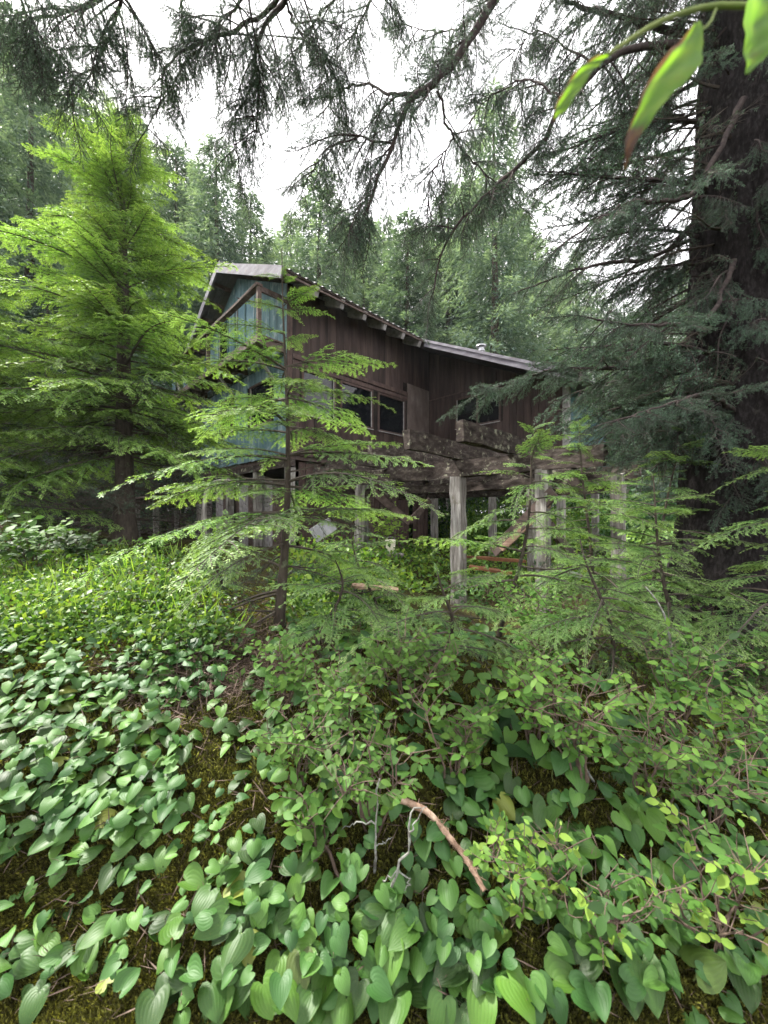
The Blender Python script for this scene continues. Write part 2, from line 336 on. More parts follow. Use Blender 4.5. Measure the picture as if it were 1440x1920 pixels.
def make_ground():
    def ticks(core):
        t = [0.0]; st = .032
        while t[-1] < 420: t.append(t[-1] + st); st = st if t[-1] < core else st * 1.085
        t = np.array(t); return np.concatenate([-t[:0:-1], t])
    kx, ky = ticks(1.9), ticks(1.5); X, Y = np.meshgrid(kx, ky + 1.6, indexing='ij')
    Z = hgt(X, Y)
    n, m = X.shape; g = Geo()
    i, j = np.meshgrid(np.arange(n - 1), np.arange(m - 1), indexing='ij')
    f = np.stack([i * m + j, (i + 1) * m + j, (i + 1) * m + j + 1, i * m + j + 1], -1).reshape(-1, 4)
    g.add(np.stack([X, Y, Z], -1).reshape(-1, 3), f)
    tag(link('ground', g.mesh('ground', M_ground, True)), 'mossy forest floor rising in a bank to the cabin', kind='structure')
make_ground()

# ------------------------------------------------------------------ the cabin (local X along the ridge away from us, local Y to the left)
CX, CY = -2.2, 8.5
FL = EYE + 1.35                               # underside of the floor
cabin = tag(empty('cabin', (CX, CY, 0), R(45)), 'abandoned brown and teal plank cabin on stilts with balcony and low gable roof', 'cabin')
RIDGE_Y, RIDGE_Z, SR, SLF = 2.7, EYE + 6.72, .49, .60
def roof_z(y): return RIDGE_Z - (SR * (RIDGE_Y - y) if y <= RIDGE_Y else SLF * (y - RIDGE_Y))
LENX, BX, WY = 8.4, 5.2, 5.5                  # ridge length, inner corner, gable width
def cpart(name, g, mats, smooth=False, parent=None):
    return link(name, g.mesh(name, mats, smooth), parent or cabin)

def w2c(p):                                   # world -> cabin local
    dx, dy = p[0] - CX, p[1] - CY; s = math.sqrt(.5)
    return np.array(((dx + dy) * s, (dy - dx) * s, p[2]))

# dark sheathing behind the boards, with openings left for the windows
def sheath(axis, c, lo, hi, z0, z1, holes, th=.05):
    """wall core in plane axis=c; holes = (a0, a1, z0, z1); top follows the roof when z1 is None"""
    g = Geo(); cuts = sorted({lo, hi, *[h[0] for h in holes], *[h[1] for h in holes]})
    if axis == 'x': cuts = sorted(set(cuts) | ({RIDGE_Y} if lo < RIDGE_Y < hi else set()))
    for a0, a1 in zip(cuts[:-1], cuts[1:]):
        hs_ = [h for h in holes if h[0] <= a0 + 1e-6 and h[1] >= a1 - 1e-6]
        zs = [z0] + [q for h in sorted(hs_, key=lambda t: t[2]) for q in (h[2], h[3])] + [z1]
        for k in range(0, len(zs), 2):
            b0, b1 = zs[k], zs[k + 1]
            t0 = (roof_z(a0) - .16, roof_z(a1) - .16) if b1 is None else (b1, b1)
            if axis == 'x':
                g.add([(c, a0, b0), (c + th, a0, b0), (c + th, a1, b0), (c, a1, b0), (c, a0, t0[0]), (c + th, a0, t0[0]), (c + th, a1, t0[1]), (c, a1, t0[1])], BOXF)
            else:
                tz = roof_z(c) - .16 if b1 is None else b1
                g.add([(a0, c, b0), (a1, c, b0), (a1, c + th, b0), (a0, c + th, b0), (a0, c, tz), (a1, c, tz), (a1, c + th, tz), (a0, c + th, tz)], BOXF)
    return cpart('wall', g, M_backing)

winA = [(.35, 1.35, FL + .95, FL + 2.05), (1.5, 2.66, FL + .95, FL + 2.05), (2.85, 4.0, FL + .95, FL + 2.05)]
winB = [(-2.55, -1.04, FL + 1.19, FL + 2.13)]
winT = [(1.62, 2.75, FL + 2.75, FL + 4.45), (3.3, 4.0, FL + 2.5, FL + 4.3), (.75, 1.9, FL + .85, FL + 1.95), (3.0, 3.9, FL + .85, FL + 1.95)]
wA = sheath('y', 0, 0, BX, FL, None, winA)
wB = sheath('x', BX, -4.3, 0, FL, None, winB)
wT = sheath('x', 0, 0.06, WY, FL, None, winT)
wC = sheath('y', -4.3, BX + .06, LENX, FL, None, [])
g = Geo(); box(g, 0, LENX, WY, WY + .05, FL, roof_z(WY) - .16); cpart('wall', g, M_teal)
g = Geo(); box(g, LENX, LENX + .05, -4.3, WY, FL, FL + 2.6); cpart('wall', g, M_brown)
g = Geo(); box(g, .05, LENX, .05, WY - .01, FL - .12, FL - .002); box(g, BX + .06, LENX, -4.29, .04, FL - .12, FL - .003); cpart('floor_deck', g, M_rail)

def boards(wallobj, axis, c, lo, hi, z0, z1, holes, mat, bw=.2, out=.02, gap=.012):
    """vertical planks, each a piece of its own; split above and below openings"""
    k = max(1, round((hi - lo) / bw)); step = (hi - lo) / k
    for i in range(k):
        a0, a1 = lo + i * step + gap / 2, lo + (i + 1) * step - gap / 2
        spans = [(z0, z1)]
        for h in holes:
            if h[0] < a1 - .04 and h[1] > a0 + .04:
                ns = []
                for s0, s1 in spans:
                    top = 99 if s1 is None else s1
                    if h[2] >= top or h[3] <= s0: ns.append((s0, s1)); continue
                    if h[2] - s0 > .05: ns.append((s0, h[2]))
                    if top - h[3] > .05: ns.append((h[3], s1))
                spans = ns
        for s0, s1 in spans:
            o = out + rng.uniform(-.004, .004); lowj = s0 + (rng.uniform(-.03, .0) if s0 == z0 and z0 <= FL + .01 else 0)
            g = Geo()
            if axis == 'x':
                ta, tb = (roof_z(a0) - .17, roof_z(a1) - .17) if s1 is None else (s1, s1)
                if min(ta, tb) < lowj + .05: continue
                g.add([(c - o, a0, lowj), (c - .001, a0, lowj), (c - .001, a1, lowj), (c - o, a1, lowj), (c - o, a0, ta), (c - .001, a0, ta), (c - .001, a1, tb), (c - o, a1, tb)], BOXF)
            else:
                tz = roof_z(c) - .17 if s1 is None else s1
                box(g, a0, a1, c - o, c - .001, lowj, tz)
            link('plank', g.mesh('plank', mat), wallobj)

boards(wA, 'y', 0, .1, 4.1, FL, FL + 2.2, winA, M_brown)
boards(wA, 'y', 0, .1, 5.18, FL + 2.32, None, [(4.1, 5.18, FL, FL + 2.6)], M_brown, bw=.25, gap=.005)
boards(wB, 'x', BX, -4.2, -.03, FL, FL + 2.3, winB, M_brown)
boards(wB, 'x', BX, -4.2, -.03, FL + 2.305, None, [], M_brown, gap=.008)
boards(wT, 'x', 0, .02, WY, FL, FL + 2.28, winT, M_teal)
boards(wT, 'x', 0, .02, WY, FL + 2.31, None, winT, M_teal)
boards(wC, 'y', -4.3, BX + .12, LENX, FL, None, [], M_dkteal)

# trim
def trim(a, b, wd, ht, mat=M_trim, up=(0, 0, 1), name='trim_board'):
    g = Geo(); beam(g, a, b, wd, ht, up, rough=.0015, seg=4); return cpart(name, g, mat)
trim((.1, -.032, FL + 2.26), (4.1, -.032, FL + 2.26), .03, .115)
trim((.1, -.034, FL + 2.11), (4.08, -.034, FL + 2.11), .028, .1)
trim((BX - .03, -.04, FL + 2.29), (BX - .03, -2.7, FL + 2.29), .02, .03)
g = Geo(); box(g, -.03, .09, -.036, .01, FL - .05, roof_z(0) - .2); cpart('corner_board', g, M_trim)
g = Geo(); box(g, BX - .035, BX + .11, -4.34, -4.2, FL - .05, roof_z(-4.3) - .2); cpart('corner_board', g, M_greywood)
g = Geo(); box(g, 4.11, 5.17, -.03, -.004, FL + .02, FL + 2.6); cpart('plywood_panel', g, M_ply)
# the roof-parallel batten on the gable
g = Geo(); beam(g, (-.03, .3, roof_z(.3) - .75), (-.03, 2.65, roof_z(2.65) - .72), .02, .05, (1, 0, 0)); cpart('batten', g, M_trim)

def window(axis, c, h, mull=None, pane=M_glass, fm=M_trim, inside=True):
    a0, a1, z0, z1 = h; fw = .055; g = Geo()
    def bx_(p0, p1, q0, q1, o0, o1):
        if axis == 'y': box(g, p0, p1, c - o1, c - o0, q0, q1)
        else: box(g, c - o1, c - o0, p0, p1, q0, q1)
    bx_(a0, a1, z0, z0 + fw, -.03, .035); bx_(a0, a1, z1 - fw, z1, -.03, .035)
    bx_(a0, a0 + fw, z0 + fw, z1 - fw, -.03, .033); bx_(a1 - fw, a1, z0 + fw, z1 - fw, -.03, .033)
    if mull: bx_(mull - .025, mull + .025, z0 + fw, z1 - fw, -.028, .03)
    wn = cpart('window', g, fm)
    g = Geo()
    if axis == 'y': box(g, a0 + fw - .01, a1 - fw + .01, c + .005, c + .012, z0 + fw - .01, z1 - fw + .01)
    else: box(g, c + .005, c + .012, a0 + fw - .01, a1 - fw + .01, z0 + fw - .01, z1 - fw + .01)
    link('pane', g.mesh('pane', pane), wn)
    g = Geo()                                  # bare aluminium bead on one jamb and along the sill
    if axis == 'y': box(g, a1 - fw - .02, a1 - fw - .003, c - .036, c - .01, z0 + fw, z1 - fw); box(g, a0 + .01, a1 - .01, c - .055, c - .037, z0 - .012, z0 + .008)
    else: box(g, c - .036, c - .01, a1 - fw - .02, a1 - fw - .003, z0 + fw, z1 - fw); box(g, c - .055, c - .037, a0 + .01, a1 - .01, z0 - .012, z0 + .008)
    link('sill', g.mesh('sill', M_greywood), wn)
    return wn
for h in winA: window('y', 0, h)
window('x', BX, winB[0], mull=-1.8)
window('x', 0, winT[0], mull=2.2, pane=M_bluepane, fm=M_teal)
window('x', 0, winT[1], fm=M_dkteal)
window('x', 0, winT[2], fm=M_trim); window('x', 0, winT[3], fm=M_trim)

for i_, (yy, hh) in enumerate(((-1.25, .2), (-1.42, .15), (-1.55, .22), (-2.1, .17))):
    g = Geo(); tube(g, [(0, 0, 0), (0, 0, hh * .6), (0, 0, hh * .75), (0, 0, hh)], [.035, .035, .014, .013], 10)
    s_ = math.sqrt(.5); xx = BX + .09
    tag(link('bottle', g.mesh('bottle', M_bucket, True), None, (CX + (xx - yy) * s_, CY + (xx + yy) * s_, winB[0][2] + .055)), ['tall pale bottle nearest the window jamb', 'short pale bottle between two taller ones on the sill', 'tallest pale bottle on the window sill', 'pale bottle alone on the sill, farthest along'][i_], 'bottle', 'bottles inside the far window')
g = Geo(); box(g, BX + .06, BX + .2, -2.5, -1.08, winB[0][2] + .02, winB[0][2] + .05); cpart('window_shelf', g, M_rail)
# roof: ribbed metal sheets, rafter tails, boards along the rakes
XF, XB = -.53, LENX + .5                      # front and back of the roof
EX, EY, LY = BX - 1.12, -.72, 5.72            # where the extension starts; eaves
def sheet(x0, x1, y0, y1, name='roof_sheet'):
    g = Geo(); pr = []
    x = x0
    while x < x1 - .01:
        pr += [(x, 0), (min(x + .14, x1), 0), (min(x + .16, x1), .028), (min(x + .19, x1), .028), (min(x + .21, x1), 0)]; x += .21
    pr.append((x1, 0)); v = []
    for px, pz in pr:
        for yy in (y0, y1): v.append((px, yy, roof_z(yy) + pz)); v.append((px, yy, roof_z(yy) + pz - .006))
    f = []
    for i in range(len(pr) - 1):
        a = i * 4; b = a + 4
        f += [[a, b, b + 2, a + 2], [a + 1, a + 3, b + 3, b + 1], [a, a + 1, b + 1, b], [a + 2, b + 2, b + 3, a + 3]]
    f += [[0, 2, 3, 1], [len(v) - 4, len(v) - 3, len(v) - 1, len(v) - 2]]
    g.add(v, f); return cpart(name, g, M_metal)
sheet(XF, EX, EY, RIDGE_Y); sheet(EX + .004, XB, -4.95, RIDGE_Y); sheet(XF, XB, LY, RIDGE_Y + .004)
g = Geo(); box(g, XF, XB, RIDGE_Y - .09, RIDGE_Y + .09, RIDGE_Z + .004, RIDGE_Z + .05); cpart('ridge_cap', g, M_metal)
def rake(x, y0, y1, ht, wd, mat, dz=0.0, name='fascia_board'):
    g = Geo(); beam(g, (x, y0, roof_z(y0) - ht / 2 - .004 + dz), (x, y1, roof_z(y1) - ht / 2 - .004 + dz), ht, wd, (1, 0, 0), rough=.002, seg=5); return cpart(name, g, mat)
rake(XF - .02, EY, RIDGE_Y - .01, .235, .045, M_fascia); rake(XF - .02, RIDGE_Y + .01, LY, .2, .045, M_fascia)
rake(EX - .02, EY - .03, -4.95, .19, .045, M_fascia); rake(EX - .055, EY - .03, -4.95, .07, .025, M_fascia, .012)
# deck of the roof between rafters (dark boards, set above the rafters)
g = Geo()
for (x0, x1, y0, y1) in ((XF + .04, EX + .01, EY + .03, RIDGE_Y - .02), (EX + .03, XB, -4.9, RIDGE_Y - .02)):
    g.add([(x0, y0, roof_z(y0) - .04), (x1, y0, roof_z(y0) - .04), (x1, y1, roof_z(y1) - .04), (x0, y1, roof_z(y1) - .04),
           (x0, y0, roof_z(y0) - .012), (x1, y0, roof_z(y0) - .012), (x1, y1, roof_z(y1) - .012), (x0, y1, roof_z(y1) - .012)], BOXF)
cpart('roof_boarding', g, M_rail)
for x in np.arange(.35, EX + .1, .72):        # rafter tails along the eave over the brown wall
    g = Geo(); beam(g, (x, .3, roof_z(.3) - .15), (x, EY + .07, roof_z(EY + .07) - .15), .11, .2, (0, 0, 1), rough=.002, seg=2); cpart('rafter_tail', g, M_greywood)
g = Geo(); beam(g, (XF + .05, EY + .05, roof_z(EY) - .1), (EX, EY + .05, roof_z(EY) - .035), .04, .045); cpart('eave_board', g, M_rail)
for y in np.arange(3.15, LY, .5):             # lookouts carrying the left overhang
    g = Geo(); beam(g, (XF + .03, y, roof_z(y) - .06), (-.02, y, roof_z(y) - .06), .07, .1); cpart('lookout', g, M_rail)
for y in (.1, .9, 1.8):
    g = Geo(); beam(g, (XF + .03, y, roof_z(y) - .1), (-.02, y, roof_z(y) - .1), .07, .1); cpart('lookout', g, M_rail)
# flue on the back slope
fx, fy = 6.6, -1.1
fl_ = Geo(); zf = roof_z(fy)
tube(fl_, [(fx, fy, zf - .2), (fx, fy, zf + .62)], .1, 16); cpf = cpart('flue_pipe', fl_, M_pipe, True)
g = Geo(); tube(g, [(fx, fy, zf + .66), (fx, fy, zf + .70), (fx, fy, zf + .74)], [.17, .17, .05], 16); tube(g, [(fx, fy, zf + .5), (fx, fy, zf + .55)], .13, 16); link('flue_cap', g.mesh('flue_cap', M_pipe, True), cpf)

# balcony on the gable
bal = Geo(); ZB = FL + 2.28
BO, BL = -.72, 6.05
for i, x in enumerate(np.linspace(BO, -.04, 6)[:-1]):
    g = Geo(); box(g, x, x + .125, .02, BL + rng.uniform(-.04, .05), ZB + .2, ZB + .235); cpart('balcony_plank', g, M_rail)
for y in np.linspace(.1, 5.9, 7):
    g = Geo(); box(g, BO + .03, -.03, y - .04, y + .04, ZB + .03, ZB + .197); cpart('balcony_joist', g, M_rail)
g = Geo(); beam(g, (BO - .01, .0, ZB + .13), (BO - .01, BL, ZB + .13), .035, .16, rough=.002, seg=5); cpart('balcony_fascia', g, M_rail)
for y, tilt in ((.04, 0), (3.0, 0), (4.9, .0), (6.0, .04)):
    g = Geo(); beam(g, (BO + .03, y, ZB + .04), (BO + .03 - tilt, y + tilt, ZB + 1.26), .085, .085, (1, 0, 0), rough=.002, seg=2); cpart('railing_post', g, M_rail if y < 4 else M_teal)
g = Geo(); beam(g, (BO + .02, -.02, ZB + 1.28), (BO + .02, 6.15, ZB + 1.2), .13, .06, rough=.003, seg=6); cpart('top_rail', g, M_rail)
g = Geo(); beam(g, (BO + .02, .03, ZB + 1.22), (-.02, .03, ZB + 1.22), .05, .12, rough=.003, seg=2); cpart('side_rail', g, M_rail)
g = Geo(); beam(g, (BO + .04, 5.98, ZB + 1.0), (BO + .04, 5.45, ZB + .22), .04, .07, (1, 0, 0)); cpart('railing_brace', g, M_post)
for y in (.5, 2.6, 4.9):
    g = Geo(); beam(g, (BO + .12, y, ZB + .06), (-.03, y, ZB - .55), .045, .08, (0, 1, 0)); cpart('balcony_strut', g, M_post)

# things under the floor: stilts, beam and plank skirt
def czg(x, y):
    s = math.sqrt(.5); return float(hgt(np.array(CX + (x - y) * s), np.array(CY + (x + y) * s)))
for x, y in ((.15, .15), (.15, 1.8), (.15, 3.6), (.15, 5.3), (2.7, .25), (5.3, -.15), (5.35, -2.2), (5.35, -4.1), (8.2, -4.1), (8.2, -1.5), (8.2, 1.5), (8.2, 5.2), (4, 5.2)):
    g = Geo(); beam(g, (x, y, czg(x, y) - .15), (x, y, FL - .3), .17, .17, (1, 0, 0), rough=.006, seg=4); cpart('stilt', g, M_post)
for a, b in (((.1, -.05), (.1, 5.45)), ((5.3, -4.3), (5.3, 5.4)), ((8.2, -4.3), (8.2, 5.4))):
    g = Geo(); beam(g, (*a, FL - .21), (*b, FL - .21), .12, .17, rough=.006, seg=5); cpart('floor_beam', g, M_rotwood)
k = 0
for x in np.arange(.35, 5.2, .19):            # skirt of loose planks under the brown wall, some missing or short
    if rng.random() < .06: continue
    g = Geo(); t = rng.normal(0, .01); box(g, x + .004, x + .182, .1 + rng.uniform(0, .02), .13, czg(x, .1) - .1 + rng.uniform(0, .12), FL - .14 - rng.uniform(0, .05)); cpart('skirt_plank', g, M_trim if rng.random() < .7 else M_rail)
for y in np.arange(.5, 5.3, .2):
    if rng.random() < .25: continue
    g = Geo(); box(g, .3, .33, y + .004, y + .185, czg(.3, y) - .1 + rng.uniform(0, .2), FL - .5 - rng.uniform(0, .1)); cpart('skirt_plank', g, M_rail if rng.random() < .5 else M_greywood)

# ------------------------------------------------------------------ the ruined deck frame in front of the cabin
deck = tag(empty('ruined_deck_frame', (CX, CY, 0), R(45)), 'rotting timber frame of a roofless deck on bleached posts beside the cabin', 'deck frame')
def dpart(name, a, b, wd, ht, mat, up=(0, 0, 1), rough=.008, seg=8):
    g = Geo(); beam(g, a, b, wd, ht, up, rough=rough, seg=seg)
    return link(name, g.mesh(name, mat), deck)
JZ = EYE + 1.1
for y, x0, dz, x1 in ((-.75, .2, -.12, 4.9), (-1.65, -.1, -.1, 4.9), (-2.59, -.56, -.02, 5.1), (-3.38, -.58, 0, 5.1), (-4.2, -.66, .02, 5.1), (-5.1, -.7, .0, 4.2)):
    dpart('joist', (x0, y, JZ - .13 + dz), (x1, y + rng.uniform(-.05, .05), JZ - .15), .12, .25, M_rotwood, rough=.013, seg=14)
for x, z, y0, y1 in ((.6, JZ - .4, .4, -6.3), (3.1, JZ - .4, -.1, -6.2)):
    dpart('beam', (x, y0, z), (x, y1, z - .02), .14, .26, M_rotwood, rough=.011, seg=16)
    dpart('beam', (x + .35, y0 - .2, z - .27), (x + .35, y1 + .4, z - .28), .1, .15, M_rotwood, rough=.009, seg=14)
DP = [(.6, -1.81, .14), (.6, -4.2, .18), (.6, -5.55, .15), (3.1, -4.3, .13), (3.1, -5.9, .13), (2.0, -6.1, .15)]
for x, y, s in DP:
    zb = czg(x, y); top = JZ - .53
    g = Geo(); beam(g, (x + rng.uniform(-.03, .03), y, zb - .2), (x, y, top), s, s, (1, 0, 0), rough=.008, seg=9); link('post', g.mesh('post', M_post), deck)
def brace(pa, pb, wd=.06, ht=.14, mat=M_rail):
    g = Geo(); beam(g, w2c(pa), w2c(pb), wd, ht, rough=.004, seg=4); link('brace', g.mesh('brace', mat), deck)
brace(P(1040, 922, 4.85), P(925, 1035, 5.5), .06, .16); brace(P(1030, 945, 4.95), P(940, 1030, 5.35), .05, .08, M_board)
brace(P(1030, 985, 5.1), P(1075, 1045, 5.5)); brace(P(700, 922, 7.4), P(768, 980, 7.6), .06, .14); brace(P(806, 938, 8.6), P(768, 978, 8.2), .06, .14)

# low plank walkway on the far left of the cabin
wk = tag(empty('plank_walkway', (*P(330, 935, 9.6)[:2], 0), R(45)), 'low dark plank walkway at the teal end of the cabin', 'walkway')
zb = P(330, 935, 9.6)[2]
for i in range(7):
    g = Geo(); beam(g, (-.55 + i * .17, -.4 + rng.uniform(-.1, .1), zb + .05), (-.55 + i * .17, 2.0 + rng.uniform(-.15, .1), zb + .03), .15, .045, rough=.003, seg=4); link('walkway_plank', g.mesh('plank', M_rail), wk)
for yy in (-.2, 1.7):
    g = Geo(); beam(g, (-.65, yy, zb - .06), (.6, yy, zb - .06), .09, .15); link('bearer', g.mesh('bearer', M_rail), wk)
for xx, yy in ((-.5, -.2), (.5, -.2), (-.5, 1.7), (.5, 1.7)):
    g = Geo(); beam(g, (xx, yy, zb - 1.3), (xx, yy, zb - .13), .11, .11, (1, 0, 0), rough=.005, seg=3); link('post', g.mesh('post', M_post), wk)

# ------------------------------------------------------------------ conifer boughs (shared meshes)
def needle_quads(g, o, d, nrml, L, W, tint, mat=0):
    s = nrm(np.cross(d, nrml)); L = np.asarray(L)[:, None]; W = np.asarray(W)[:, None]
    v = np.stack([o, o + d * L * .5 + s * W / 2, o + d * L, o + d * L * .5 - s * W / 2], 1).reshape(-1, 3)
    g.add(v, np.arange(len(o) * 4).reshape(-1, 4), np.repeat(tint, 4), mat)

def hemlock_bough(seed, spacing=.0055, nl=.017, nw=.0042, sec=.05, ter=.03, droop=.3, dead=.14, wide=.3):
    """flat drooping spray, 1 m long, in the local XY plane; new growth at the twig ends is brighter"""
    r = np.random.default_rng(seed); g = Geo()
    segs = []                                   # p0, p1, tip0, tip1, up
    def axis_pt(t): return np.array((t, .05 * math.sin(t * 4 + seed) * t, .1 * t - droop * t * t))
    ts = np.linspace(0, 1, 14); ax = np.array([axis_pt(t) for t in ts])
    tube(g, ax, .009 * (1 - ts) + .0016, 4, 1, cap=False)
    for a, b, t in zip(ax[:-1], ax[1:], ts):
        if t > .3: segs.append((a, b, t * .55, t * .75))
    t = dead; side = 1
    while t < .985:
        p = axis_pt(t); tan = nrm(axis_pt(min(1, t + .02)) - axis_pt(t - .02))
        ln = (wide * math.sin(math.pi * min(1, (t * .8 + .22))) ** .8 * (1 - t) ** .45 + .04) * r.uniform(.45, 1.3)
        an = R(62 - 22 * t) * side * r.uniform(.85, 1.1)
        dr = np.array((tan[0] * math.cos(an) - tan[1] * math.sin(an), tan[0] * math.sin(an) + tan[1] * math.cos(an), tan[2] * .6))
        n = max(3, int(ln / .05)); sp = [p]; dcur = dr.copy()
        for k in range(n):
            dcur = nrm(dcur + np.array((.05, 0, -.05 - .22 * (k / n) ** 2)) + r.normal(0, .07, 3)); sp.append(sp[-1] + dcur * ln / n)
        sp = np.array(sp)
        tube(g, sp, np.linspace(.0028, .0008, n + 1), 3, 1, cap=False)
        for k in range(n): segs.append((sp[k], sp[k + 1], .2 + .6 * k / n, .2 + .6 * (k + 1) / n))
        q = .035; s2 = 1
        while q < ln - .012:
            f = q / ln * n; i = min(int(f), n - 1); pp = sp[i] + (sp[i + 1] - sp[i]) * (f - i); td = nrm(sp[i + 1] - sp[i])
            l3 = min((ln - q) * .55, .11) * r.uniform(.5, 1.1) + .012
            a3 = R(55) * s2 * r.uniform(.8, 1.15)
            d3 = nrm(np.array((td[0] * math.cos(a3) - td[1] * math.sin(a3), td[0] * math.sin(a3) + td[1] * math.cos(a3), td[2] - .12)))
            e = pp + d3 * l3 + np.array((0, 0, -.12 * l3))
            segs.append((pp, e, .25 + .35 * q / ln, .6 + .4 * r.random()))
            s2 = -s2; q += ter * r.uniform(.75, 1.3)
        side = -side; t += sec * r.uniform(.55, 1.0) * .55
    O, D, U, T = [], [], [], []
    for a, b, t0, t1 in segs:
        ln = np.linalg.norm(b - a); k = max(2, int(ln / spacing)); f = (np.arange(k) + .5) / k
        d = (b - a) / ln; sd_ = nrm(np.cross((0, 0, 1), d)); up = np.cross(d, sd_)
        for sg in (-1, 1):
            j = r.normal(0, .16, (k, 3))
            O.append(a + (b - a) * f[:, None]); D.append(nrm(d * .75 + sg * sd_ + up * .12 + j)); U.append(up + r.normal(0, .35, (k, 3))); T.append(t0 + (t1 - t0) * f + r.normal(0, .08, k))
        O.append(b[None]); D.append(d[None]); U.append(up[None]); T.append(np.array([t1]))
    O, D, U, T = map(np.concatenate, (O, D, U, T)); k = len(O)
    T = T * .75 + .4 * np.clip(O[:, 0], 0, 1) + .1  # besides new growth: outer brightness and inner shade put into the tint
    needle_quads(g, O, D, U, nl * r.uniform(.6, 1.15, k), nw * r.uniform(.8, 1.2, k), np.clip(T, 0, 1))
    return g

def spruce_bough(seed, spacing=.009, nl=.02, nw=.0034, hang=.55, bare=.3, sec=.035, dense=1.0, droop=.25):
    """coarse branch, 1 m long, twigs hanging from it, needles all round the outer twigs"""
    r = np.random.default_rng(seed); g = Geo(); segs = []
    wig = r.normal(0, .05, 3)
    def axis_pt(t): return np.array((t, .08 * math.sin(t * 5 + seed) * t, .08 * t - droop * t * t + .1 * max(0, t - .75)))
    ts = np.linspace(0, 1, 14); ax = np.array([axis_pt(t) for t in ts]); tube(g, ax, .012 * (1 - ts) + .002, 4, 1, cap=False)
    for a, b, t in zip(ax[:-1], ax[1:], ts):
        if t > .55: segs.append((a, b, .5, .7))
    t = .1; side = 1
    while t < .99:
        p = axis_pt(t); tan = nrm(axis_pt(min(1, t + .02)) - axis_pt(t - .02))
        ln = (.42 * (1 - t) ** .5 * min(1, t * 3 + .3) + .05) * r.uniform(.5, 1.2)
        an = R(50) * side * r.uniform(.5, 1.25)
        dr = np.array((tan[0] * math.cos(an) - tan[1] * math.sin(an), tan[0] * math.sin(an) + tan[1] * math.cos(an), -hang * r.uniform(.1, 1)))
        n = max(3, int(ln / .05)); sp = [p]; dc = nrm(dr)
        for k in range(n):
            dc = nrm(dc + np.array((.03, 0, -.16 * hang)) + r.normal(0, .09, 3)); sp.append(sp[-1] + dc * ln / n)
        sp = np.array(sp); tube(g, sp, np.linspace(.0036, .001, n + 1), 3, 1, cap=False)
        isbare = r.random() < bare * (1.2 - t)
        for k in range(n):
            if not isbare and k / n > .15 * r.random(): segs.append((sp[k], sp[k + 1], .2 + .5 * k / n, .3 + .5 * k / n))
        for k in range(1, n):
            for m in range(1 if r.random() < .5 else 2):
                l3 = ln * .38 * r.uniform(.4, 1) * (1 - k / n * .6) + .015; d3 = nrm(dc + r.normal(0, .6, 3) + np.array((0, 0, -.3 * hang)))
                e = sp[k] + d3 * l3; tube(g, [sp[k], (sp[k] + e) / 2 + r.normal(0, .006, 3), e], [.0018, .0012, .0006], 3, 1, cap=False)
                if not isbare or r.random() < .3: segs.append((sp[k], e, .3, .8 + .2 * r.random()))
        side = -side; t += sec * r.uniform(.5, 1.1)
    O, D, U, T = [], [], [], []
    for a, b, t0, t1 in segs:
        ln = np.linalg.norm(b - a); k = max(2, int(ln / spacing * dense) * 3); f = r.random(k); d = (b - a) / ln
        rd = nrm(np.cross(d, r.normal(0, 1, (k, 3))))
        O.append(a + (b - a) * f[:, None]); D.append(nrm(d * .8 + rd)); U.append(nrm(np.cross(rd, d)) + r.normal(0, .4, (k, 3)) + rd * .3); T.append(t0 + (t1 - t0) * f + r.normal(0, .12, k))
    O, D, U, T = map(np.concatenate, (O, D, U, T)); k = len(O)
    needle_quads(g, O, D, U, nl * r.uniform(.6, 1.15, k), nw * r.uniform(.8, 1.2, k), np.clip(T, 0, 1))
    return g

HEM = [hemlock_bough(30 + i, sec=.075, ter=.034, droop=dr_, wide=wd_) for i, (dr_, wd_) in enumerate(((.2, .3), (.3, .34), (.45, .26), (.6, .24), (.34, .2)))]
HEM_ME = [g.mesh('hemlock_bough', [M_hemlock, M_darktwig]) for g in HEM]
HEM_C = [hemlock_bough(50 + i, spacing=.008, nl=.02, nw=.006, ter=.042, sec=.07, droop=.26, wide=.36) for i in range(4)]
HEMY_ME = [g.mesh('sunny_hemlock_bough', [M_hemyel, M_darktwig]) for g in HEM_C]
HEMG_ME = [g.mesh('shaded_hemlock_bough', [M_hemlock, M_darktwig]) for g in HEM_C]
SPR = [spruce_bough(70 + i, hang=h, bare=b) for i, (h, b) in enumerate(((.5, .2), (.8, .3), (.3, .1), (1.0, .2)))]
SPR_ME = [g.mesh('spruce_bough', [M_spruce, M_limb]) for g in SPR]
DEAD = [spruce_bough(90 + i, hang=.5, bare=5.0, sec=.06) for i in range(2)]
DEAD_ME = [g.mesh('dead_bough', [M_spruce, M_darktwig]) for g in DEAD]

def put_bough(parent, me, loc, az, pitch, sc, roll=0.0, name='bough', flat=1.0):
    o = link(name, me, parent)
    o.matrix_local = Matrix.Translation(Vector(loc)) @ (Matrix.Rotation(az, 4, 'Z') @ Matrix.Rotation(-pitch, 4, 'Y') @ Matrix.Rotation(roll, 4, 'X')) @ Matrix.Diagonal((sc, sc * flat, sc, 1))
    return o

def trunk_mesh(pts, rad, mat, n=14, name='trunk', wob=.05):
    g = Geo(); tube(g, pts, rad, n, wob=wob); return g.mesh(name, mat, True)

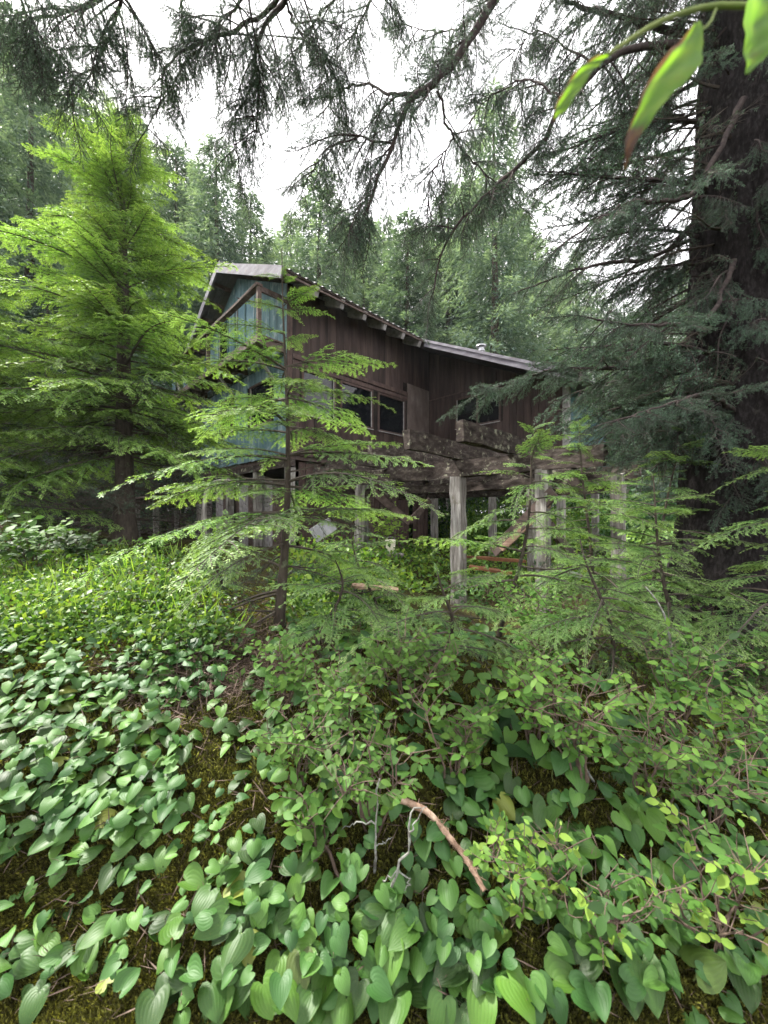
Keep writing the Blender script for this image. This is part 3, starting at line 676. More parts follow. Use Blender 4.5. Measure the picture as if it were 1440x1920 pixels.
def conifer(name, label, cat, base, H, r0, mes, prof, z0=.1, nb=60, pitch=(5, -15), bark=M_bark2, group=None, lean=(0, 0), seed=1, dead=0, dead_me=None, az_bias=None, flat=1.0, bend=.0, whorls=0, taper=.8, vary=.22, thin_top=0.0):
    """tree with a tapered trunk and boughs in a spiral; prof(t) = bough length at height fraction t"""
    r = np.random.default_rng(seed)
    b = base.copy(); b[2] = float(hgt(np.array(b[0]), np.array(b[1]))) if b[2] is None or np.isnan(b[2]) else b[2]
    t = tag(empty(name, tuple(b)), label, cat, group)
    zz = np.linspace(-.1, H, 14); f = np.clip(zz / H, 0, 1)
    px = lean[0] * f + bend * np.sin(f * 5 + seed); py = lean[1] * f + bend * np.cos(f * 4 + seed)
    link('trunk', trunk_mesh(np.stack([px, py, zz], 1), r0 * (1 - f) ** taper + .003 + r0 * .35 * np.exp(-np.clip(zz, 0, None) / (r0 * 2.2)), bark), t)
    az = r.uniform(0, 6.28)
    for i in range(nb):
        fz = z0 + (1 - z0) * ((i + r.uniform(0, .8)) / nb) ** .92; fz = min(fz, .995)
        az += 2.4 + r.normal(0, .35)
        if whorls: fz = min(.99, z0 + (1 - z0) * (round((fz - z0) / (1 - z0) * whorls) + r.normal(0, .1)) / whorls); fz = max(fz, z0 * .8)
        ln = prof(fz) * r.uniform(1 - vary * 1.25, 1.15 + vary * .3)
        if az_bias is not None: ln *= 1 + az_bias[1] * math.cos(az - az_bias[0])
        if thin_top and fz > .62 and r.random() < thin_top: continue
        k = np.interp(fz * H, zz, px), np.interp(fz * H, zz, py)
        pt = R(np.interp(fz, (z0, 1), (pitch[1], pitch[0])) + r.normal(0, 6)) + (R(35) * max(0, (fz - .9) / .1))
        put_bough(t, mes[int(r.integers(len(mes)))], (k[0], k[1], fz * H), az, pt, ln, r.normal(0, .12), flat=flat)
    for i in range(dead):
        fz = r.uniform(.04, z0 + .2); az = r.uniform(0, 6.28); k = np.interp(fz * H, zz, px), np.interp(fz * H, zz, py)
        put_bough(t, dead_me[i % len(dead_me)], (k[0], k[1], fz * H), az, R(r.normal(-8, 10)), prof(.3) * r.uniform(.4, .9), r.uniform(0, 6), name='dead_bough')
    return t
NAN = float('nan')
def gp(u, d): return np.array(((u - 720) / FPX * d, d, NAN))

# the young hemlock in front of the cabin
def prof_sap(t): return .95 * (1 - t) ** .75 * (.55 + .45 * min(1, t * 4)) + .05
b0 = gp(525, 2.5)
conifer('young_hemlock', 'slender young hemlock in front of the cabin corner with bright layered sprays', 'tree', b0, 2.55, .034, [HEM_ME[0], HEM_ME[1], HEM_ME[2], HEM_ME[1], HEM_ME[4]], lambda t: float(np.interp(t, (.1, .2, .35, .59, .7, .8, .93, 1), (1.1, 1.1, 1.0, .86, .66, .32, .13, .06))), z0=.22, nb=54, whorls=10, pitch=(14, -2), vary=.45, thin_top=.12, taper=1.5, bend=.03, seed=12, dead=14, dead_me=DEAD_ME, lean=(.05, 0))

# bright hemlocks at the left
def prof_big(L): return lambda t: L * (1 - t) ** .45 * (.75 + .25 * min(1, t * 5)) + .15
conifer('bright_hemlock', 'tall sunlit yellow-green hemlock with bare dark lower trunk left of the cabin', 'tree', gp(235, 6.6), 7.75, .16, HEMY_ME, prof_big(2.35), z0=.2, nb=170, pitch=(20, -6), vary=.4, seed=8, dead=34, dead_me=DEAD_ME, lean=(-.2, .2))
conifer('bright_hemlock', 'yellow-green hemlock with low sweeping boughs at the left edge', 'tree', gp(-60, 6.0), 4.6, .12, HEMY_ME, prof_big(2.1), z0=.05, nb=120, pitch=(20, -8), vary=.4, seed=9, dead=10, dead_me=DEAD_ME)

# saplings of the undergrowth on the right and in the middle
saps = [  # u, depth, height, nb, label
    (945, 2.7, 1.55, 26, 'thin hemlock sapling before the deck posts with a bare slanting stem'),
    (1105, 3.2, 2.0, 40, 'bushy hemlock sapling at the right end of the deck'),
    (1190, 4.0, 2.3, 36, 'hemlock sapling in the gap between cabin and big spruce'),
    (1290, 2.5, 1.5, 38, 'low hemlock sapling under the big spruce trunk'),
    (1420, 2.3, 1.7, 36, 'hemlock sapling with bright tips at the right edge'),
    (610, 2.05, .5, 16, 'tiny hemlock seedling with drooping bright tips by the young hemlock trunk'),
    (820, 1.6, .5, 16, 'small dark hemlock seedling behind the leafy shrubs'),
    (1150, 1.95, .75, 22, 'low spreading hemlock seedling behind the bare-twigged shrub'),
    (705, 3.5, .95, 24, 'low hemlock seedling between young hemlock and deck post'),
    (420, 3.5, .75, 22, 'low feathery hemlock seedling on the bank left of the young hemlock')]
for i, (u, d, h, nb, lab) in enumerate(saps):
    conifer('hemlock_sapling', lab, 'sapling', gp(u, d), h, .007 + .0045 * h, HEM_ME, (lambda hh: (lambda t: (.38 + .3 * hh) * (1 - t) ** .5 + .06))(h), z0=.14, nb=int(nb * 1.2), whorls=0, pitch=(16, -8), vary=.6, seed=100 + i, group='hemlock saplings in the undergrowth', bend=.05, lean=(rng.normal(0, .12 * h), rng.normal(0, .1 * h)), dead=3, dead_me=DEAD_ME)

# the big spruce at the right, with limbs reaching over the clearing
SB = gp(1378, 4.0); SBz = float(hgt(np.array(SB[0]), np.array(SB[1])))
spruce = tag(empty('big_spruce', (SB[0], SB[1], SBz)), 'massive dark spruce with furrowed trunk at the right edge', 'tree')
NR, NA = 230, 112
zz = np.concatenate([np.linspace(-.2, 9, NR - 20), np.linspace(9.2, 19, 20)]); a_ = np.linspace(0, 2 * math.pi, NA, endpoint=False)
rr = .52 * (1 - zz / 26) + .35 * np.exp(-np.clip(zz, 0, None) / .5)
A_, Z_ = np.meshgrid(a_, zz)
ph = .9 * np.sin(Z_ * 2.3 + 3 * np.cos(A_)) + .6 * np.sin(Z_ * 5.1 + A_ * 2) + .3 * np.sin(Z_ * 11 + A_ * 5)
ridge = np.abs(np.sin(A_ * 9 + ph)) ** .6 * .55 + np.abs(np.sin(A_ * 17 - ph * 1.7 + 1)) ** .7 * .3 + .25 * (np.sin(Z_ * 9 + np.floor(A_ * 6) * 2.1) > .2)
k_ = 1 + .085 * (ridge - .6) + rng.normal(0, .012, A_.shape) + .1 * np.cos(A_ * 3 + 1) * np.exp(-np.clip(Z_, 0, None))
g = Geo(); i_, j_ = np.meshgrid(np.arange(NR - 1), np.arange(NA), indexing='ij')
g.add(np.stack([np.cos(A_) * rr[:, None] * k_ + .02 * Z_, np.sin(A_) * rr[:, None] * k_, Z_], -1).reshape(-1, 3), np.stack([i_ * NA + j_, i_ * NA + (j_ + 1) % NA, (i_ + 1) * NA + (j_ + 1) % NA, (i_ + 1) * NA + j_], -1).reshape(-1, 4))
link('trunk', g.mesh('trunk', M_bark, True), spruce)
S0 = np.array((SB[0], SB[1], SBz))
def limb(tree, origin, pts, r0, r1, mes, nb, sc, seed, name='limb', hang=(-35, 12), start=.15, n=26, out=70, dens=1.0):
    """a bent limb with boughs standing off both sides of it"""
    r = np.random.default_rng(seed); pts = spline(np.array(pts) - origin, n); pts[1:-1] += r.normal(0, .007, (n - 2, 3))
    g = Geo(); tube(g, pts, r1 + (r0 * .75 - r1) * np.linspace(1, 0, n) ** 1.3, 8, wob=.1)
    lo = link(name, g.mesh(name, M_limb, True), tree)
    nb = int(nb * dens)
    for i in range(nb):
        f = start + (1 - start) * (i + r.random()) / nb; x = f * (n - 1); j = min(int(x), n - 2); p = pts[j] + (pts[j + 1] - pts[j]) * (x - j); d = nrm(pts[j + 1] - pts[j])
        az = math.atan2(d[1], d[0]) + R(out) * (1 if i % 2 else -1) * r.uniform(.3, 1.25)
        put_bough(lo, mes[int(r.integers(len(mes)))], p, az, R(r.uniform(*hang)), sc * (1.15 - .5 * f) * r.uniform(.6, 1.2), r.normal(0, .3))
    tip = pts[-1]; d = nrm(pts[-1] - pts[-3]); put_bough(lo, mes[0], tip, math.atan2(d[1], d[0]), math.asin(max(-.9, min(.9, d[2]))), sc * .8)
    return lo
T = lambda z, dx=0, dy=0: S0 + np.array((dx, dy, z))
# limbs seen against the sky
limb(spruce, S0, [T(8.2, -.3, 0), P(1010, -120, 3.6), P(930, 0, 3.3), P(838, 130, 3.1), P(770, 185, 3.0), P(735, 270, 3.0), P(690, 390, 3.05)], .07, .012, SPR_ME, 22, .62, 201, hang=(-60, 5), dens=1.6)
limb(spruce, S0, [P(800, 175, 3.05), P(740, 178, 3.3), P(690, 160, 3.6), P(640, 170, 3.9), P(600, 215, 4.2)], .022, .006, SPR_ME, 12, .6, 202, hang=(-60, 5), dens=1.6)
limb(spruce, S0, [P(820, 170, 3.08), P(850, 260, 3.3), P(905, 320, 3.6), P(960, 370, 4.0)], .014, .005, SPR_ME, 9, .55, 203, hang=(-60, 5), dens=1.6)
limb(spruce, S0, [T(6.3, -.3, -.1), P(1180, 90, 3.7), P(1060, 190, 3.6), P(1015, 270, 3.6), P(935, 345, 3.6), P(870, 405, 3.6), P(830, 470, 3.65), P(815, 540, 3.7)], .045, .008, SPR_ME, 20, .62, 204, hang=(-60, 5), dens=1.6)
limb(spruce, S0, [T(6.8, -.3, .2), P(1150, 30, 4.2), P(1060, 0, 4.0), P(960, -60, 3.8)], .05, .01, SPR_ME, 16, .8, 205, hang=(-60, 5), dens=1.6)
# boughs round the trunk, seen dark against it
r_ = np.random.default_rng(77)
for i in range(96):
    z = r_.uniform(2.2, 9); az = r_.uniform(R(95), R(200)) if i % 3 else r_.uniform(R(258), R(345)); ln = r_.uniform(.8, 2.0)
    put_bough(spruce, SPR_ME[int(r_.integers(4))], (math.cos(az) * .4 + .02 * z, math.sin(az) * .4, z), az, R(r_.normal(-6, 10)), ln, r_.normal(0, .2))
for i in range(70):
    z = r_.uniform(.6, 7); az = r_.uniform(R(120), R(300)); ln = r_.uniform(.5, 1.3)
    put_bough(spruce, DEAD_ME[i % 2], (math.cos(az) * .42 + .02 * z, math.sin(az) * .42, z), az, R(r_.normal(-12, 12)), ln, r_.uniform(0, 6), name='dead_bough')
for i in range(62):
    z = r_.uniform(1.5, 8.5); az = r_.uniform(R(185), R(265)); ln = r_.uniform(.45, 1.0)
    put_bough(spruce, SPR_ME[int(r_.integers(4))], (math.cos(az) * .48 + .02 * z, math.sin(az) * .48, z), az + r_.normal(0, .5), R(r_.normal(-35, 15)), ln, r_.normal(0, .3))
# the long low sweeping limbs
limb(spruce, S0, [T(2.95, -.35, -.1), P(1230, 690, 3.9), P(1120, 690, 3.8), P(1010, 700, 3.8), P(900, 740, 3.85)], .05, .008, [SPR_ME[2], SPR_ME[0]], 34, .62, 206, hang=(-28, 6), start=.1)
limb(spruce, S0, [T(2.4, -.3, -.3), P(1330, 740, 3.3), P(1250, 760, 3.1), P(1150, 790, 3.0)], .035, .008, [SPR_ME[2]], 18, .55, 207, hang=(-25, 5))
limb(spruce, S0, [T(3.9, -.3, -.3), P(1330, 590, 3.3), P(1230, 610, 3.1), P(1120, 600, 3.1)], .035, .008, SPR_ME, 13, .6, 208, hang=(-30, 5))
limb(spruce, S0, [T(4.6, -.35, .1), P(1230, 480, 4.0), P(1100, 500, 4.0), P(990, 540, 4.1)], .04, .008, SPR_ME, 13, .65, 209, hang=(-35, 5))
limb(spruce, S0, [T(5.4, -.3, -.4), P(1300, 360, 3.4), P(1180, 380, 3.2), P(1080, 440, 3.2)], .04, .008, SPR_ME, 13, .65, 210, hang=(-40, 5))

# an old spruce beside the viewer; only its limbs hang into view
OB = np.array((-1.5, -1.3, 0.0)); OB[2] = float(hgt(np.array(OB[0]), np.array(OB[1])))
old = tag(empty('overhanging_spruce', tuple(OB)), 'dark drooping spruce limbs hanging into the sky at upper left', 'tree')
link('trunk', trunk_mesh(np.stack([np.zeros(12), np.zeros(12), np.linspace(-.2, 15, 12)], 1), np.linspace(.33, .12, 12), M_bark, 20), old)
OT = lambda z: OB + np.array((0, 0, z))
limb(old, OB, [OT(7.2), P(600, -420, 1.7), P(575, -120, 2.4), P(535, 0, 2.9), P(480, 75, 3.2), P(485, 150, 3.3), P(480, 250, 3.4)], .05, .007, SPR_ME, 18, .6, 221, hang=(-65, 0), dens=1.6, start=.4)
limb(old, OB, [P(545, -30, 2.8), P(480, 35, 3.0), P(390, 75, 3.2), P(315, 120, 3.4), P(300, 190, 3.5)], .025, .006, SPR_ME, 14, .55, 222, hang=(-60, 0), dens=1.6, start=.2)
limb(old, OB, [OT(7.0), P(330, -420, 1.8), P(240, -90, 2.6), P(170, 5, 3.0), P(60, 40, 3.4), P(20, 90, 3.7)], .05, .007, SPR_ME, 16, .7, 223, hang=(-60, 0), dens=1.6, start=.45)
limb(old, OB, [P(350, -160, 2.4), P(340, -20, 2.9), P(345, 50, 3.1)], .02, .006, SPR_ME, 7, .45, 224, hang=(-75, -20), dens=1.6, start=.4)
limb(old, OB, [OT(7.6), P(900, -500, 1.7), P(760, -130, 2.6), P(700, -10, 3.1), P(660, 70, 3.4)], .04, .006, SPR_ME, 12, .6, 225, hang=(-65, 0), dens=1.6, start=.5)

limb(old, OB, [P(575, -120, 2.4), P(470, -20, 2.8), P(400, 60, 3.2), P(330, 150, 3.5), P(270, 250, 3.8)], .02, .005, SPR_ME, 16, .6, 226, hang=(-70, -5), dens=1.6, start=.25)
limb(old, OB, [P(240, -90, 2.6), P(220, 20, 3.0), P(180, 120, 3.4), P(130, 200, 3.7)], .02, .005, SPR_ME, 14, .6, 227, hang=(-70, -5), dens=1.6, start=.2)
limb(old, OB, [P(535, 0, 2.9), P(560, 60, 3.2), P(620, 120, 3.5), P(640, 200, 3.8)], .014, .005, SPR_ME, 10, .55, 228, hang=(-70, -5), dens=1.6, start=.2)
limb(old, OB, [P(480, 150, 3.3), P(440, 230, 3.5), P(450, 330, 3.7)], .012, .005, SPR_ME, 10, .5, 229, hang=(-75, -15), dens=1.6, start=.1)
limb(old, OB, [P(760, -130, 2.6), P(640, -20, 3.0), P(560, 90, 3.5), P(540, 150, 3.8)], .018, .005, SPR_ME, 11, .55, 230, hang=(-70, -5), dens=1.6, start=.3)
limb(spruce, S0, [P(930, 0, 3.3), P(880, 40, 3.6), P(830, 60, 4.0), P(770, 50, 4.3)], .016, .005, SPR_ME, 11, .65, 231, hang=(-70, -5), dens=1.6)
limb(spruce, S0, [P(1060, 190, 3.6), P(990, 150, 3.9), P(920, 180, 4.2), P(880, 230, 4.4)], .016, .005, SPR_ME, 12, .65, 232, hang=(-70, -5), dens=1.6)
limb(spruce, S0, [P(1180, 90, 3.7), P(1100, 110, 4.2), P(1010, 60, 4.6), P(960, 100, 4.8)], .02, .005, SPR_ME, 14, .75, 233, hang=(-65, 0), dens=1.6)
limb(spruce, S0, [T(6.0, -.3, .3), P(1220, 230, 4.4), P(1120, 290, 4.5), P(1030, 360, 4.7)], .03, .006, SPR_ME, 12, .7, 234, hang=(-55, 0))

limb(spruce, S0, [P(735, 270, 3.0), P(660, 260, 3.2), P(600, 300, 3.5), P(560, 370, 3.8)], .012, .004, SPR_ME, 18, .55, 235, hang=(-70, -5), start=.1)
limb(spruce, S0, [P(700, 360, 3.05), P(665, 400, 3.2), P(650, 450, 3.4)], .01, .004, SPR_ME, 12, .5, 236, hang=(-75, -10), start=.1)
limb(spruce, S0, [P(850, 260, 3.3), P(810, 330, 3.5), P(800, 420, 3.8)], .01, .004, SPR_ME, 12, .55, 237, hang=(-75, -10), start=.1)
limb(old, OB, [OT(6.6), P(60, -420, 1.8), P(20, -90, 2.6), P(60, 40, 3.2), P(110, 110, 3.7)], .03, .005, SPR_ME, 22, .65, 238, hang=(-70, -5), start=.45)

# ------------------------------------------------------------------ the wood behind: each tree a thing, crowns shared between look-alikes
def far_crown(seed, H, Rm, droop, nb=190, k=480):
    r = np.random.default_rng(seed); g = Geo()
    O, D, U, T, L = [], [], [], [], []
    for i in range(nb):
        f = .1 + .9 * ((i + r.random()) / nb); az = i * 2.4 + r.normal(0, .3); ln = Rm * (1 - f) ** .62 * r.uniform(.6, 1.15) + .15
        a = np.array((math.cos(az), math.sin(az), 0)); s = np.array((-math.sin(az), math.cos(az), 0))
        kk = int(k * (ln / Rm) ** 1.2) + 25
        x = r.random(kk) ** .7; wv = r.normal(0, 1, kk) * .22 * ln * (1.1 - x) * .9
        z = -droop * ln * x ** 1.6 - np.abs(wv) * .45 + r.normal(0, .04, kk) + .12 * ln * x - r.random(kk) ** 3 * .3
        p = a * (x * ln)[:, None] + s * wv[:, None] + np.array((0, 0, 1)) * (f * H + z)[:, None]
        O.append(p); D.append(nrm(a * .7 + s * np.sign(wv)[:, None] * .7 + np.array((0, 0, -.35)) + r.normal(0, .4, (kk, 3)))); U.append(np.array((0, 0, 1)) + r.normal(0, .5, (kk, 3)))
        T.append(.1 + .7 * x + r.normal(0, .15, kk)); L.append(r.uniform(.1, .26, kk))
    O, D, U, T, L = map(np.concatenate, (O, D, U, T, L)); needle_quads(g, O, D, U, L, L * r.uniform(.12, .24, len(L)), np.clip(T, 0, 1))
    return g
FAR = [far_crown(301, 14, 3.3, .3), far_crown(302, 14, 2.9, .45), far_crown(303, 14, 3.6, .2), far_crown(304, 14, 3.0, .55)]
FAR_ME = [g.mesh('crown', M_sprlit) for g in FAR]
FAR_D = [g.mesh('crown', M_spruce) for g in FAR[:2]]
g = Geo(); tube(g, [(0, 0, -.5), (.05, 0, 3), (0, .06, 7), (0, 0, 13.8)], [.24, .19, .12, .02], 9); TRK = g.mesh('trunk', M_bark2, True)
far = [  # u, depth, top pixel v, variant, label
    (60, 15, 60, 1, 'tall grey-green spruce behind the bright hemlock top'),
    (-120, 12, -60, 0, 'spruce crowding in from the left edge'),
    (150, 20, 150, 3, 'drooping spruce peering over the bright hemlock'),
    (330, 22, 255, 0, 'pale fir directly left of the gable peak'),
    (405, 19, 245, 2, 'pale green fir standing highest behind the gable'),
    (470, 24, 350, 1, 'blue-green fir behind the roof ridge'),
    (545, 27, 400, 3, 'shorter fir beside the bright gap in the sky'),
    (600, 21, 300, 0, 'blue-green fir right of the bright gap in the sky'),
    (680, 25, 400, 2, 'fir above the long eave of the cabin'),
    (765, 17, 385, 3, 'small yellowish fir above the middle of the roof'),
    (840, 23, 330, 1, 'slim fir left of the flue pipe'),
    (925, 20, 150, 0, 'tall pale fir behind the flue pipe'),
    (1000, 27, 430, 2, 'fir between flue pipe and big spruce'),
    (1080, 22, 460, 3, 'fir behind the low end of the roof'),
    (1170, 26, 560, 1, 'fir beyond the teal back corner of the cabin'),
    (1260, 18, 500, 0, 'fir just left of the big spruce trunk'),
    (1400, 14, 250, 2, 'fir hidden partly by the big spruce trunk'),
    (250, 30, 210, 2, 'distant fir between the bright hemlock and the gable'),
    (640, 33, 390, 1, 'distant fir low over the roof ridge'),
    (880, 34, 330, 3, 'distant fir right of the roof middle'),
    (20, 27, 0, 3, 'distant spruce at the upper left edge'),
    (1050, 36, 500, 0, 'distant fir low behind the roof end'),
    (1220, 38, 600, 2, 'distant fir seen under the spruce limbs'),
    (-40, 22, 60, 2, 'dense spruce high at the left edge behind others'),
    (190, 26, 230, 1, 'grey-green fir peeping between the bright hemlock tops'),
    (370, 30, 300, 3, 'slender distant fir just left of the gable peak'),
    (505, 31, 430, 0, 'low distant fir behind the gable fascia'),
    (720, 29, 400, 1, 'low distant fir behind the middle eave'),
    (800, 27, 420, 2, 'low fir left of the tall pale one'),
    (960, 30, 380, 1, 'low fir right behind the flue pipe'),
    (1120, 31, 540, 0, 'distant fir above the roof end'),
    (1310, 24, 450, 1, 'distant fir behind the big spruce trunk'),
    (90, 11.5, 480, 1, 'short dark fir behind the bright hemlock trunk'),
    (330, 13.5, 520, 3, 'short dark fir close to the teal wall')]
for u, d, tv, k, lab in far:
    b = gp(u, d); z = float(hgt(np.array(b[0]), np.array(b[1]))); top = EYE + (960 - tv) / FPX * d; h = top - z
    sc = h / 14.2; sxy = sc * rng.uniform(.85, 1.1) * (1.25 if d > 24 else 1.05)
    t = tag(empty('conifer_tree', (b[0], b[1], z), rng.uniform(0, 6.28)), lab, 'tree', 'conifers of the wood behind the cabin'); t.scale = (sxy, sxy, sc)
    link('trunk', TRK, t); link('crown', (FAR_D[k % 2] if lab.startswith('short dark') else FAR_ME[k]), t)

# ------------------------------------------------------------------ where the ground is seen
GU, GV = np.meshgrid(np.linspace(-120, 1560, 85), np.linspace(985, 2000, 100), indexing='ij')
_dep = np.geomspace(.45, 30, 420)
_D = np.full(GU.shape, 30.0)
for d in _dep[::-1]:
    x = (GU - 720) / FPX * d; z = EYE + (960 - GV) / FPX * d
    _D[z < hgt(x, np.full_like(x, d))] = d
def gdepth(u, v):
    fu = np.clip((np.asarray(u, float) + 120) / 1680 * 84, 0, 83.99); fv = np.clip((np.asarray(v, float) - 985) / 1015 * 99, 0, 98.99)
    i = fu.astype(int); j = fv.astype(int); a = fu - i; b = fv - j
    return _D[i, j] * (1 - a) * (1 - b) + _D[i + 1, j] * a * (1 - b) + _D[i, j + 1] * (1 - a) * b + _D[i + 1, j + 1] * a * b
def gpoint(u, v):
    d = gdepth(u, v); x = (np.asarray(u, float) - 720) / FPX * d
    return np.stack([x, d, hgt(x, d)], -1)

def frame(x, n):
    """rotation whose X axis is x and whose Z axis leans to n"""
    x = nrm(x); y = nrm(np.cross(n, x)); z = np.cross(x, y)
    return np.stack([x, y, z], -1)

# ------------------------------------------------------------------ heart-shaped lily leaves
HO = np.array([(0, 0), (.1, -.17), (.28, -.26), (.45, -.18), (.54, .02), (.545, .22), (.49, .42), (.395, .6), (.26, .77), (.11, .91), (0, 1)])
def heart_leaf(seed, cup, curl, twist):
    r = np.random.default_rng(seed); g = Geo(); m = len(HO); ss = np.linspace(-1, 1, 9)
    v = []; uv = []; asym = r.uniform(.88, 1.1, 2); rip = r.uniform(0, 6)
    for i in range(m):
        t = i / (m - 1)
        for s in ss:
            o = HO[i] * np.array((asym[0 if s < 0 else 1], 1)); a = abs(s)
            lat = o[0] * a * np.sign(s); lon = t * (1 - a) + o[1] * a
            z = cup * lat * lat * 2 - curl * max(lon, 0) ** 2 + twist * lat * lon + .025 * math.sin(rip + lon * 9) * a ** 2 + .006 * math.cos(s * math.pi * 4) * (1 - (2 * t - 1) ** 4) - .05 * (1 - a) * math.sin(math.pi * t) * -.6
            v.append((lon, lat, z)); uv.append((s, t))
    f = [[i * 9 + k, i * 9 + k + 1, (i + 1) * 9 + k + 1, (i + 1) * 9 + k] for i in range(m - 1) for k in range(8)]
    g.add(v, f, .5, 0, uv); return g
LILY = [heart_leaf(401 + i, c, k, t) for i, (c, k, t) in enumerate(((.35, .18, .1), (-.3, .3, -.2), (.55, .1, .3), (.1, .38, -.35), (-.45, .15, .1), (.3, .28, -.1)))]
LILY_ME = [g.mesh('leaf', M_lily, True) for g in LILY]
LILY_COARSE = Geo()
_m = np.array([0, 2, 4, 6, 8, 10])
def coarse_leaf(src):
    g = Geo(); v = np.concatenate(src.v).reshape(11, 9, 3)[_m][:, [0, 2, 4, 6, 8]]; uv = np.concatenate(src.uv).reshape(11, 9, 2)[_m][:, [0, 2, 4, 6, 8]]
    g.add(v.reshape(-1, 3), [[i * 5 + k, i * 5 + k + 1, (i + 1) * 5 + k + 1, (i + 1) * 5 + k] for i in range(5) for k in range(4)], .5, 0, uv.reshape(-1, 2)); return g
LILY_C = [coarse_leaf(g) for g in LILY]
g = Geo(); tube(g, [(0, 0, 0), (.05, .03, .4), (.03, .0, .75), (0, 0, 1)], [.022, .018, .016, .014], 5); STEM_ME = g.mesh('stem', M_stem, True)

LZ = [  # u0, u1, v0, v1, plants, leaf size, label
    (-20, 330, 1270, 1480, 66, (.05, .075), 'in the dense bluish patch on the left bank'),
    (230, 520, 1190, 1440, 52, (.05, .075), 'on the bare brown needle slope below the young hemlock'),
    (-20, 300, 1480, 1650, 24, (.052, .078), 'on the mossy bank at mid left edge'),
    (40, 470, 1600, 1900, 20, (.05, .075), 'scattered on moss at lower left'),
    (-30, 90, 1650, 1900, 7, (.055, .075), 'at the lower left corner'),
    (340, 520, 1420, 1700, 14, (.05, .07), 'among trailing leaves on the moss right of the left patch'),
    (520, 700, 1190, 1420, 20, (.065, .09), 'in the shade right of the young hemlock foot'),
    (640, 960, 1180, 1300, 20, (.07, .095), 'below the tallest deck post'),
    (420, 820, 1640, 1760, 16, (.055, .075), 'below the peeling stick'),
    (400, 960, 1750, 1935, 36, (.066, .088), 'along the bottom edge in the middle'),
    (830, 1110, 1470, 1640, 18, (.06, .08), 'in the dark hollow right of the peeling stick'),
    (980, 1440, 1560, 1935, 22, (.072, .095), 'under the yellow-tipped shrub'),
    (850, 1100, 1350, 1500, 8, (.07, .09), 'behind the hanging hemlock tip')]
n_lily = 0
for zi, (u0, u1, v0, v1, cnt, szr, lab) in enumerate(LZ):
    r = np.random.default_rng(500 + zi); pts = []
    tries = 0
    while len(pts) < cnt and tries < 6000:
        tries += 1; u, v = r.uniform(u0, u1), r.uniform(v0, v1); p = gpoint(u, v)
        if all(np.hypot(*(p[:2] - q[:2])) > szr[0] * .55 for q in pts): pts.append(p)
    for p in pts:
        s = r.uniform(*szr); q0 = (s - szr[0]) / (szr[1] - szr[0]); s *= .8; h = s * r.uniform(.5, 1.2)
        gn = ground_normal(p[0:1], p[1:2])[0]
        two = r.random() < .45; q_ = q0
        full = ('small ' if q_ < .33 else 'large ' if q_ > .67 else 'mid-sized ') + ('two-leaved' if two else 'single') + ' heart-shaped leaf plant ' + lab
        t = tag(empty('heart_leaved_plant', tuple(p - gn * .005), r.uniform(0, 6.28)), full, 'plant', 'heart-leaved plants on the bank'); n_lily += 1
        inv = Matrix.Rotation(-t.rotation_euler.z, 4, 'Z')
        lean = nrm(np.array((0, 0, 1.0)) + gn * .5 + r.normal(0, .2, 3))
        q = Vector((0, 0, 1)).rotation_difference(inv @ Vector(lean))
        st = link('stem', STEM_ME, t); st.matrix_local = q.to_matrix().to_4x4() @ Matrix.Diagonal((h, h, h, 1)) if h > .08 else q.to_matrix().to_4x4() @ Matrix.Diagonal((.08, .08, h, 1))
        for li in range(2 if two else 1):
            top = lean * h * (1 if li == 0 else .55)
            view = nrm(np.array((0, 0, EYE)) - p)
            flatz = u1 <= 520
            n = nrm(np.array((0, 0, 1.0)) + gn * .35 + view * r.uniform(-.05, .3) + r.normal(0, .22, 3)) if flatz else nrm(np.array((0, 0, .6)) + gn * .6 + view * r.uniform(.2, .9) + r.normal(0, .25, 3))
            dn = np.array((gn[0] + (.5 if flatz else 0), gn[1], -.35)) + r.normal(0, .8 if flatz else .5, 3) + (np.array((0, 0, 0)) if li == 0 else r.normal(0, 1.0, 3))
            x = dn - n * (dn @ n); Rm = frame(x, n); sz = s * (1 if li == 0 else r.uniform(.6, .85))
            o = link('leaf', LILY_ME[int(r.integers(6))], t)
            M = Matrix.Identity(4)
            for a in range(3):
                for b in range(3): M[a][b] = Rm[a, b] * sz * (.95 if b == 1 else 1)
            o.matrix_local = inv @ (Matrix.Translation(Vector(top)) @ M)

# smaller leaves of the same kind beyond counting
def scatter_lily(spec, name, lab, seed):
    r = np.random.default_rng(seed); G = Geo()
    for (u0, u1, v0, v1, cnt, s0, s1) in spec:
        pp = gpoint(r.uniform(u0, u1, cnt), r.uniform(v0, v1, cnt)); gn = ground_normal(pp[:, 0], pp[:, 1])
        for p, n0 in zip(pp, gn):
            n = nrm(np.array((0, 0, 1.0)) + n0 * .4 + r.normal(0, .3, 3) - np.array((0, .25, 0))); dn = np.array((n0[0], n0[1], -.3)) + r.normal(0, .7, 3); x = dn - n * (dn @ n)
            M = np.eye(4); M[:3, :3] = frame(x, n) * r.uniform(s0, s1); M[:3, 3] = p + np.array((0, 0, r.uniform(.02, .1)))
            G.merge((LILY if v0 >= 1480 else LILY_C)[int(r.integers(6))], M, r.normal(0, .22))
    tag(link(name, G.mesh(name, M_lilys, True)), lab, 'ground cover', kind='stuff')
